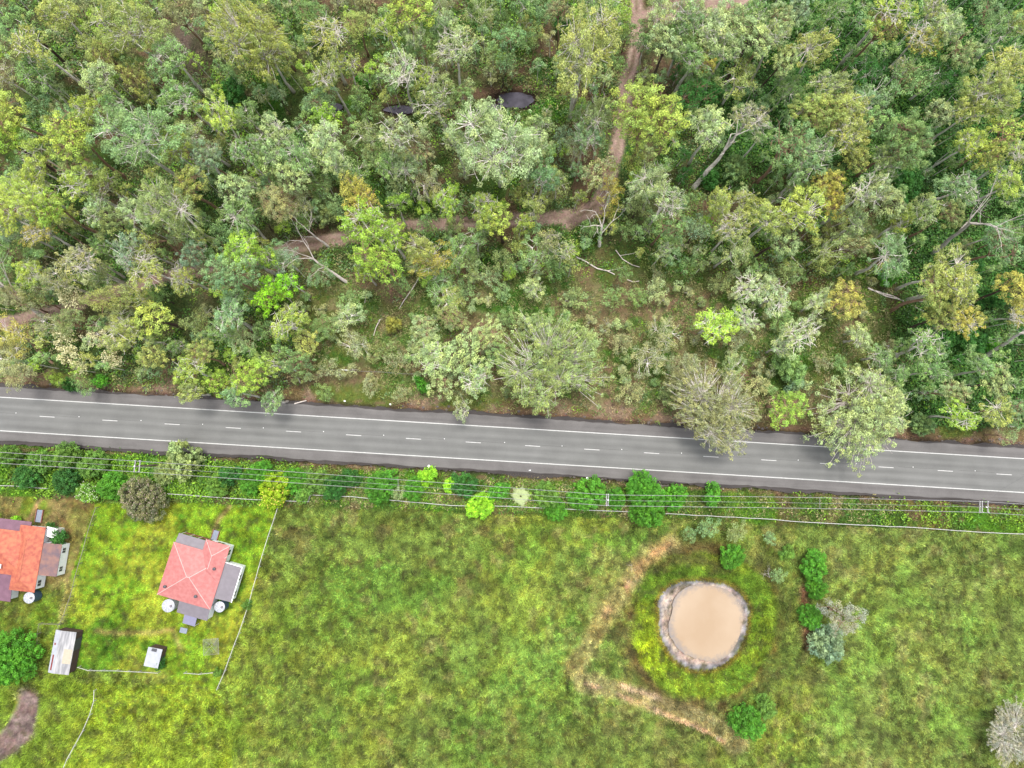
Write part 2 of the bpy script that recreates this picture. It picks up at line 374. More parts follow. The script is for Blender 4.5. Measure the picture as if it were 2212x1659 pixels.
# ------------------------------------------------------------------ road
def asphalt(name, c, var, tracks=False):
    m, nt, n, p = new_mat(name)
    tc = n.new('ShaderNodeTexCoord'); no = n.new('ShaderNodeTexNoise'); no.inputs['Scale'].default_value = 6; no.inputs['Detail'].default_value = 8; no.inputs['Roughness'].default_value = .8
    mp = n.new('ShaderNodeMapping'); mp.inputs['Scale'].default_value = (.05, 1.1, 1)
    n2 = n.new('ShaderNodeTexNoise'); n2.inputs['Scale'].default_value = 1.0; n2.inputs['Detail'].default_value = 4
    n3 = n.new('ShaderNodeTexNoise'); n3.inputs['Scale'].default_value = .25; n3.inputs['Detail'].default_value = 6
    nt.links.new(tc.outputs['Object'], no.inputs['Vector']); nt.links.new(tc.outputs['Object'], mp.inputs[0]); nt.links.new(mp.outputs[0], n2.inputs['Vector']); nt.links.new(tc.outputs['Object'], n3.inputs['Vector'])
    ma = n.new('ShaderNodeMath'); ma.operation = 'ADD'; nt.links.new(no.outputs[0], ma.inputs[0]); nt.links.new(n2.outputs[0], ma.inputs[1])
    mb = n.new('ShaderNodeMath'); mb.operation = 'ADD'; nt.links.new(ma.outputs[0], mb.inputs[0]); nt.links.new(n3.outputs[0], mb.inputs[1])
    r = n.new('ShaderNodeMapRange'); r.inputs['From Min'].default_value = 1.1; r.inputs['From Max'].default_value = 1.9; r.inputs['To Min'].default_value = 1 - var; r.inputs['To Max'].default_value = 1 + var
    nt.links.new(mb.outputs[0], r.inputs[0])
    last = r.outputs[0]
    if tracks:       # polished wheel paths, along the road
        sx = n.new('ShaderNodeSeparateXYZ'); nt.links.new(tc.outputs['Object'], sx.inputs[0])
        w = n.new('ShaderNodeMath'); w.operation = 'MULTIPLY'; w.inputs[1].default_value = 2 * pi / 1.7; nt.links.new(sx.outputs['Y'], w.inputs[0])
        s_ = n.new('ShaderNodeMath'); s_.operation = 'COSINE'; nt.links.new(w.outputs[0], s_.inputs[0])
        k = n.new('ShaderNodeMath'); k.operation = 'MULTIPLY_ADD'; k.inputs[1].default_value = .08; k.inputs[2].default_value = 1.0; nt.links.new(s_.outputs[0], k.inputs[0])
        mm = n.new('ShaderNodeMath'); mm.operation = 'MULTIPLY'; nt.links.new(k.outputs[0], mm.inputs[0]); nt.links.new(last, mm.inputs[1]); last = mm.outputs[0]
    hs = n.new('ShaderNodeHueSaturation'); hs.inputs['Color'].default_value = (*c, 1); nt.links.new(last, hs.inputs['Value'])
    nt.links.new(hs.outputs[0], p.inputs['Base Color']); p.inputs['Roughness'].default_value = .88; p.inputs['Specular IOR Level'].default_value = .25
    b = n.new('ShaderNodeBump'); b.inputs['Strength'].default_value = .25; b.inputs['Distance'].default_value = .02; nt.links.new(no.outputs[0], b.inputs['Height']); nt.links.new(b.outputs[0], p.inputs['Normal'])
    return m
M_SEAL = asphalt('road_seal', lin((154, 154, 151), KA), .17, True)
M_SHO = asphalt('road_shoulder', lin((146, 142, 140), KA), .28)
M_PATCH = asphalt('dark_shoulder', lin((92, 86, 84), KA), .35)
def mat_paint():
    m = mat('road_paint', lin((250, 250, 246), KA * .9), .6, .1, 2.0); return m
M_PAINT = mat_paint()
RA, RB = at(-300, 894 - 300 * .0603), at(2512, 894 + 2512 * .0603)
rdir = (RB - RA).normalized(); rang = math.atan2(rdir.y, rdir.x); rmid = (RA + RB) / 2
def rl(px, off=0.0):           # distance along the road from its middle for a picture column
    p = at(px, 894 + px * .0603); return (p - rmid).dot(rdir)
def strip(y0, y1, x0, x1, z, name, m, parent, step=1.5, j0=0, j1=0, thick=.0, seed=0):
    rg = random.Random(seed); xs = np.arange(x0, x1 + step, step); mb = MB(); vs = []
    a = b = 0
    for x in xs:
        a = a * .8 + rg.uniform(-1, 1) * j0; b = b * .8 + rg.uniform(-1, 1) * j1
        vs += [(x, y0 + a, z), (x, y1 + b, z)]
    fs = [(2 * i, 2 * i + 2, 2 * i + 3, 2 * i + 1) for i in range(len(xs) - 1)]
    mb.add(vs, fs); return mb.build(name, m, parent)
road = empty('road', (rmid.x, rmid.y, 0), rang); tag(road, kind='structure')
LW = 3.36
strip(-5.35, 5.5, -400, 400, .06, 'shoulder', M_SHO, road, .9, .10, .12, seed=3)
strip(-LW - .2, LW + .15, -400, 400, .066, 'carriageway', M_SEAL, road, 8)
strip(-5.95, -5.0, -400, 400, .052, 'broken_edge', M_PATCH, road, .7, .22, .1, seed=5)
strip(5.1, 6.0, -400, 400, .052, 'broken_edge', M_PATCH, road, .7, .1, .26, seed=6)
for s in (-1, 1):
    strip(s * LW - .075, s * LW + .075, -400, 400, .072, 'edge_line', M_PAINT, road, 20)
mb = MB()
for px in (-43, 86, 221.5, 356, 488, 618, 748, 877, 1006, 1134, 1262, 1391, 1519, 1644, 1771, 1897, 2025, 2152, 2280):
    x0 = rl(px); mb.add([(x0, -.06, .072), (x0 + 3.05, -.06, .072), (x0 + 3.05, .06, .072), (x0, .06, .072)], [(0, 1, 2, 3)])
mb.build('centre_line', M_PAINT, road)
mb = MB()
for px in range(-40, 2260, 132):
    x0 = rl(px); mb.add([(x0, .25, .0705), (x0 + 7, .22, .0705), (x0 + 7, .25, .0705), (x0, .28, .0705)], [(0, 1, 2, 3)])
mb.build('seal_joint', mat('seal_joint', lin((96, 94, 92), KA)), road)
M_WHITE = mat('white_paint', (.78, .78, .76), .5, .06, 4)
rm0 = None
for i, px in enumerate((35, 171, 305, 438, 569, 699, 829, 960, 1090, 1214, 1343, 1472, 1724, 1850, 1972, 2106)):
    p = at(px, 894 + px * .0603 + 2 - 6 + .0)
    if rm0 is None:
        b_ = MB(); b_.add([(-.07, -.07, 0), (.07, -.07, 0), (.07, .07, 0), (-.07, .07, 0), (-.04, -.045, .035), (.04, -.045, .035), (.04, .045, .035), (-.04, .045, .035)], [(4, 5, 6, 7), (0, 1, 5, 4), (1, 2, 6, 5), (2, 3, 7, 6), (3, 0, 4, 7)])
        o = b_.build('road_stud', M_WHITE); rm0 = o
    else: o = rm0.copy(); COL.objects.link(o)
    o.location = (p.x, p.y, .069); o.rotation_euler.z = rang
    tag(o, 'small white reflective stud on the asphalt between two centre line dashes', 'road stud', 'white studs along the road centre line')

# ------------------------------------------------------------------ water
def sheet(name, poly, z, m):
    mb = MB(); pts = [at(x, y, z) for x, y in poly]; c = sum(pts, Vector()) / len(pts)
    n = len(pts); mb.add([c] + pts, [(0, i + 1, (i + 1) % n + 1) for i in range(n)])
    # face up
    o = mb.build(name, m); o.data.flip_normals() if o.data.polygons[0].normal.z < 0 else None
    tag(o, kind='structure'); return o
M_POND = mat('muddy_water', lin((224, 194, 160), KA), .45, .05, .12, .12, col2=lin((228, 202, 172), KA))
M_CREEK = mat('creek_water', lin((104, 100, 112), KA), .5, .25, .6, .05)
_nt = M_POND.node_tree; _n = _nt.nodes; _p = _n['Principled BSDF']; _src = _p.inputs['Base Color'].links[0].from_socket
_pc = at(1529, 1344, -.27); _tc = _n.new('ShaderNodeTexCoord'); _vd = _n.new('ShaderNodeVectorMath'); _vd.operation = 'DISTANCE'; _vd.inputs[1].default_value = (_pc.x, _pc.y, 0)
_nz = _n.new('ShaderNodeTexNoise'); _nz.inputs['Scale'].default_value = 1.6; _nz.inputs['Detail'].default_value = 6; _nt.links.new(_tc.outputs['Object'], _nz.inputs['Vector']); _nt.links.new(_tc.outputs['Object'], _vd.inputs[0])
_ad = _n.new('ShaderNodeMath'); _ad.operation = 'MULTIPLY_ADD'; _ad.inputs[1].default_value = 2.6; _nt.links.new(_nz.outputs[0], _ad.inputs[0]); _nt.links.new(_vd.outputs['Value'], _ad.inputs[2])
_mr = _n.new('ShaderNodeMapRange'); _mr.inputs['From Min'].default_value = 7.6; _mr.inputs['From Max'].default_value = 9.1; _nt.links.new(_ad.outputs[0], _mr.inputs[0])
_mx = _n.new('ShaderNodeMix'); _mx.data_type = 'RGBA'; _nt.links.new(_mr.outputs[0], _mx.inputs[0]); _nt.links.new(_src, _mx.inputs[6]); _mx.inputs[7].default_value = (*lin((182, 172, 166), KA), 1); _nt.links.new(_mx.outputs[2], _p.inputs['Base Color'])   # silt shows through the shallows
rg = random.Random(9); poly = []
for i in range(90):
    a = 2 * pi * i / 90
    poly.append((1529 + (86 + 3 * sin(3 * a + 1) + 2 * sin(7 * a) + rg.uniform(-1.6, 1.6)) * cos(a), 1344 + (86 + 4 * sin(2 * a) + 2 * sin(5 * a + 2) + rg.uniform(-1.6, 1.6)) * sin(a)))
sheet('dam_water', poly, -.27, M_POND)
for (cx, cy), rx, ry in POOLS:
    sheet('creek_water', [(cx + rx * 1.05 * cos(t) * rg.uniform(.85, 1.1), cy + ry * 1.15 * sin(t) * rg.uniform(.85, 1.1)) for t in np.linspace(0, 2 * pi, 24, endpoint=False)], -.5, M_CREEK)

# ------------------------------------------------------------------ leaves
def leaf_mat(name, objcol, trans=.3):
    m, nt, n, p = new_mat(name)
    a = n.new('ShaderNodeAttribute'); a.attribute_name = 'tint'; src = a.outputs['Color']
    if objcol:
        oi = n.new('ShaderNodeObjectInfo'); mx = n.new('ShaderNodeMix'); mx.data_type = 'RGBA'; mx.blend_type = 'MULTIPLY'; mx.inputs[0].default_value = 1
        nt.links.new(oi.outputs['Color'], mx.inputs[6]); nt.links.new(a.outputs['Color'], mx.inputs[7]); src = mx.outputs[2]
    nt.links.new(src, p.inputs['Base Color']); p.inputs['Roughness'].default_value = .6; p.inputs['Specular IOR Level'].default_value = .25
    t = n.new('ShaderNodeBsdfTranslucent'); nt.links.new(src, t.inputs[0])
    ms = n.new('ShaderNodeMixShader'); ms.inputs[0].default_value = trans
    nt.links.new(p.outputs[0], ms.inputs[1]); nt.links.new(t.outputs[0], ms.inputs[2]); nt.links.new(ms.outputs[0], n['Material Output'].inputs[0])
    return m
M_LEAF = leaf_mat('leaves', True); M_GRASS = leaf_mat('grass_blades', False, .25)

def leaf_quads(P, Nn, L, W, rng):
    n = len(P); r = rng.normal(size=(n, 3)); u = np.cross(Nn, r); u /= np.linalg.norm(u, axis=1, keepdims=True) + 1e-9
    v = np.cross(Nn, u); v /= np.linalg.norm(v, axis=1, keepdims=True) + 1e-9
    L = np.broadcast_to(L, n)[:, None]; W = np.broadcast_to(W, n)[:, None]
    V = np.stack([P - u * L * .5, P + v * W * .5, P + u * L * .5, P - v * W * .5], 1)
    return V.reshape(-1, 3)

def clump_leaves(cs, rcs, dens, size, rng, up=.45, tvar=.30, flower=None):
    Vs, Cs = [], []
    for c, rc in zip(cs, rcs):
        n = int(dens * rc * rc); 
        if n < 3: n = 3
        d = rng.normal(size=(n, 3)); d[:, 2] += .55; d /= np.linalg.norm(d, axis=1, keepdims=True)
        lump = 1 + .22 * np.sin(d[:, 0] * 5 + c[0] * 3) * np.sin(d[:, 1] * 5 + c[1] * 3)
        rad = rc * lump * (.55 + .45 * rng.random(n) ** .5)
        P = c + d * rad[:, None] * np.array([1, 1, .8])
        nn = d * .8 + rng.normal(size=(n, 3)) * .55; nn[:, 2] += up; nn /= np.linalg.norm(nn, axis=1, keepdims=True)
        s = size * rng.uniform(.7, 1.35, n)
        Vs.append(leaf_quads(P, nn, s * 1.5, s * .75, rng))
        k = 1 + rng.uniform(-tvar, tvar); yl = rng.uniform(-.10, .16)
        t = np.array([k * (1 + yl), k * (1 + yl * .35), k * (1 - yl * .8)])
        cc = t[None] * rng.uniform(.62, 1.42, (n, 1))
        if flower is not None:
            f = (rng.random(n) < flower[1]) & (d[:, 2] > 0); cc[f] = flower[0]
        Cs.append(np.repeat(cc, 4, 0))
    return np.concatenate(Vs), np.concatenate(Cs)

M_BARK = {
 'pale': mat('pale_bark', lin((228, 214, 200), 1.55), .8, .22, 1.2, .2, stretch=(3, 3, .6), col2=lin((244, 238, 230), 1.5)),
 'dark': mat('dark_bark', lin((120, 100, 92), 2.2), .9, .25, 2, .1, stretch=(4, 4, .6)),
 'rust': mat('rusty_bark', lin((186, 150, 126), 2.0), .85, .3, 1.5, .1, stretch=(3, 3, .5)),
 'grey': mat('weathered_wood', lin((226, 214, 206), 1.6), .85, .2, 1.5, .1, stretch=(3, 3, .5)),
}
def tree_proto(name, form, R, Ht, seed, bark):
    """returns (trunk mesh, crown mesh, R, Ht, crown centre height)"""
    rng = np.random.default_rng(seed); rg = random.Random(seed)
    P = dict(gum=dict(cov=1.0, rc=(.45, .85), flat=.85, dens=190, sz=.185, hole=.5, low=-.3, gap=.80),
             open=dict(cov=.72 if R < 8 else 1.5, rc=(.4, .75), flat=.75, dens=170, sz=.18, hole=.6, low=-.2, gap=.85),
             fine=dict(cov=.95, rc=(.5, .95), flat=.85, dens=150, sz=.16, hole=.45, low=-.35, gap=.66),
             dense=dict(cov=1.5, rc=(.36, .62), flat=.85, dens=260, sz=.19, hole=.1, low=-.5, gap=.66),
             spiky=dict(cov=1.3, rc=(.4, .7), flat=.7, dens=130, sz=.36, hole=.1, low=-.3, gap=.6))[form]
    shrub = form in ('dense', 'spiky')
    hc = Ht - R * P['flat'] * (.85 if not shrub else .95); hc = max(hc, R * .45)
    lob = [(rng.normal(size=3), rng.uniform(.18, .42) if shrub else rng.uniform(.2, .5)) for _ in range(7)]
    def rfun(d):
        s = (.70 if shrub else .66)
        for v, a in lob: s += a * math.exp(-4.5 * (1 - float(np.dot(d, v / np.linalg.norm(v)))))
        return min(s, 1.15)
    n_target = int(P['cov'] * 2.2 * R * R / (sum(P['rc']) / 2) ** 2 * .62) + 5
    cs, rcs = [], []; tries = 0
    holes = [v / np.linalg.norm(v) for v in rng.normal(size=(3, 3))]
    while len(cs) < n_target and tries < 12000:
        tries += 1
        d = rng.normal(size=3); d[2] = d[2] * .9 + .35; d /= np.linalg.norm(d)
        if d[2] < P['low']: continue
        if any(np.dot(d, h) > .9 for h in holes) and rng.random() < P['hole'] * 1.8: continue
        rr = R * rfun(d) * (rng.uniform(.66, .97) if rng.random() < .7 else rng.uniform(.2, .66))
        stray = not shrub and rng.random() < .14
        if stray: rr *= rng.uniform(1.05, 1.3)
        c = d * rr * np.array([1, 1, P['flat']])
        rc = rng.uniform(*P['rc']) * (1.0 if R < 5 else 1.12) * (.7 if stray else 1)
        if any(np.dot(c - q, c - q) < ((rc + w) * P['gap']) ** 2 for q, w in zip(cs, rcs)): continue
        cs.append(c); rcs.append(rc)
    cs = [c + np.array([0, 0, hc]) for c in cs]
    V, C = clump_leaves(cs, rcs, P['dens'], P['sz'], rng)
    if not shrub or True:       # loose sprays between the clumps
        k = int(len(V) / 4 * .10); idx = rng.integers(0, len(cs), k)
        Pp = np.array(cs)[idx] + rng.normal(size=(k, 3)) * (np.array(rcs)[idx] * .75)[:, None]
        nn = rng.normal(size=(k, 3)); nn[:, 2] += .6; nn /= np.linalg.norm(nn, axis=1, keepdims=True)
        V = np.concatenate([V, leaf_quads(Pp, nn, P['sz'] * 1.5, P['sz'] * .7, rng)]); C = np.concatenate([C, np.repeat(rng.uniform(.6, 1.1, (k, 1)) * np.ones((k, 3)), 4, 0)])
    crown = np_mesh('crown', V, 4, C, M_LEAF)
    # trunk and limbs
    mb = MB(); tr = (.04 + .021 * Ht ** .9) * (.7 if shrub else 1.0) 
    fork = max(.3, hc - R * (.75 if not shrub else .3)); bend = Vector((rg.uniform(-.5, .5), rg.uniform(-.5, .5), 0)) * (Ht * .04)
    nseg = 6; tp = [Vector((0, 0, -.4))]
    for i in range(1, nseg + 1):
        t = i / nseg; tp.append(Vector((0, 0, fork * t)) + bend * sin(t * pi * 1.3) + Vector((rg.uniform(-.1, .1), rg.uniform(-.1, .1), 0)))
    mb.tube(tp, [tr * (1.35 if i == 0 else 1 - .45 * i / nseg) for i in range(nseg + 1)], 8)
    top = tp[-1]
    nm = max(3, min(9, int(2 + R * .9))); mains = []
    for i in range(nm):
        a = 2 * pi * (i + rg.uniform(-.3, .3)) / nm; q = R * rg.uniform(.3, .55)
        e = Vector((q * cos(a), q * sin(a), hc + R * rg.uniform(-.15, .38) * P['flat']))
        mid = top.lerp(e, .5) + Vector((rg.uniform(-.3, .3), rg.uniform(-.3, .3), rg.uniform(-.25, .05) * R * .4))
        mb.tube([top, top.lerp(mid, .5) + Vector((0, 0, .06 * R)), mid, e], [tr * .45, tr * .36, tr * .26, tr * .15], 5); mains.append((mid, e))
    mains.append((top, top + Vector((0, 0, R * .3))))
    for c, rc in zip(cs, rcs):
        c = Vector(c); best = min(mains, key=lambda m: (m[1] - c).length)
        s = best[1] if (best[1] - c).length < (best[0] - c).length * 1.2 else best[0]
        m1 = s.lerp(c, .5) + Vector((rg.uniform(-.2, .2), rg.uniform(-.2, .2), rg.uniform(-.12, .12))) * R * .22
        e = c + (c - s).normalized() * rc * .3 if (c - s).length > .01 else c
        mb.tube([s, m1, c, e], [tr * .19, tr * .14, tr * .09, tr * .03], 4, cap=False)
    if not shrub and not (form == 'fine' and R < 5):               # bare forked branchlets reaching through the top of the crown
        bl = .17 if R < 6 else .10
        for k in range(int((5 + R * 2.6) * (1.5 if form == 'open' else 1) * (.5 if R > 8 else 1))):
            m_ = rg.choice(mains[:-1])[1]; a = rg.uniform(0, 2 * pi); q = R * rg.uniform(.45, .95)
            e = Vector((q * cos(a), q * sin(a), hc + R * P['flat'] * rg.uniform(.25, .8) * math.sqrt(max(.1, 1 - (q / R) ** 2)) + .3))
            md = m_.lerp(e, .55) + Vector((rg.uniform(-1, 1), rg.uniform(-1, 1), rg.uniform(0, 1))) * .12 * R
            mb.tube([m_, md, e], [tr * bl, tr * bl * .75, tr * bl * .3], 4, cap=False)
            for j in range(2):
                e2 = md.lerp(e, rg.uniform(.2, .9)); mb.tube([e2, e2 + Vector((rg.uniform(-1, 1), rg.uniform(-1, 1), rg.uniform(0, .5))) * (.16 * R + .3)], [tr * .11, tr * .04], 4, cap=False)
    me = bpy.data.meshes.new('trunk'); me.from_pydata(mb.v, [], mb.f); me.update(); me.materials.append(M_BARK[bark])
    me.polygons.foreach_set('use_smooth', [True] * len(me.polygons))
    return (me, crown, R, Ht, hc)

PROTO = {}
def protos(key, specs): PROTO[key] = [tree_proto(key, *s) for s in specs]
protos('gumS', [('gum', 2.3, 9, 11, 'pale'), ('gum', 2.5, 10, 12, 'rust'), ('gum', 2.4, 9, 13, 'pale')])
protos('gumM', [('gum', 3.8, 17, 21, 'pale'), ('gum', 4.0, 18, 22, 'rust'), ('gum', 3.7, 16, 23, 'pale'), ('gum', 3.9, 18, 24, 'dark'), ('gum', 4.1, 17, 25, 'pale')])
protos('gumL', [('gum', 6.2, 22, 31, 'pale'), ('gum', 6.5, 23, 32, 'rust'), ('gum', 6.3, 22, 33, 'pale')])
protos('openS', [('open', 2.5, 9, 41, 'pale'), ('open', 2.4, 9, 42, 'grey')])
protos('openM', [('open', 4.0, 16, 43, 'pale'), ('open', 4.1, 17, 44, 'pale'), ('open', 3.9, 17, 45, 'rust')])
protos('openL', [('open', 6.8, 20, 51, 'pale'), ('open', 8.6, 17, 52, 'pale')])
protos('openX', [('open', 9.0, 15, 61, 'pale'), ('open', 8.8, 14, 62, 'grey'), ('open', 9.2, 15, 63, 'pale')])
protos('fineS', [('fine', 2.3, 6, 71, 'dark'), ('fine', 2.4, 6, 72, 'rust')])
protos('fineM', [('fine', 3.8, 13, 73, 'pale'), ('fine', 4.0, 14, 74, 'rust'), ('fine', 3.9, 13, 75, 'pale')])
protos('fineL', [('fine', 6.0, 19, 76, 'pale'), ('fine', 6.2, 20, 77, 'rust')])
protos('denseS', [('dense', 1.6, 2.6, 81, 'dark'), ('dense', 1.7, 2.8, 82, 'dark'), ('dense', 1.6, 2.5, 83, 'dark')])
protos('denseM', [('dense', 3.0, 4.8, 84, 'dark'), ('dense', 3.1, 5.0, 85, 'dark'), ('dense', 3.0, 4.6, 86, 'dark')])
protos('denseL', [('dense', 5.0, 7.5, 87, 'dark'), ('dense', 5.1, 7.5, 88, 'dark')])
protos('spikyM', [('spiky', 3.6, 4.2, 91, 'dark')])

LEAFC = {  # display colours of foliage
 'Y': (172, 192, 92), 'K': (164, 176, 98), 'G': (134, 166, 100), 'L': (164, 184, 126), 'B': (134, 167, 112), 'D': (64, 116, 50),
 'T': (160, 167, 118), 'W': (184, 186, 136), 'R': (118, 124, 84), 'V': (92, 158, 50), 'N': (150, 208, 56), 'S': (164, 164, 138), 'O': (144, 162, 102), 'U': (140, 166, 126), 'A': (178, 176, 88), 'F': (156, 190, 78)}
WORD = {'Y': 'lime-yellow', 'K': 'khaki-olive', 'G': 'mid-green', 'L': 'pale sage-green', 'B': 'blue-green', 'D': 'dark green', 'T': 'dull tan-olive', 'W': 'cream-blossomed', 'R': 'purple-brown', 'V': 'vivid green', 'N': 'bright lime', 'S': 'silver-grey', 'O': 'dull olive', 'U': 'blue-grey', 'A': 'golden-olive', 'F': 'yellow-green'}

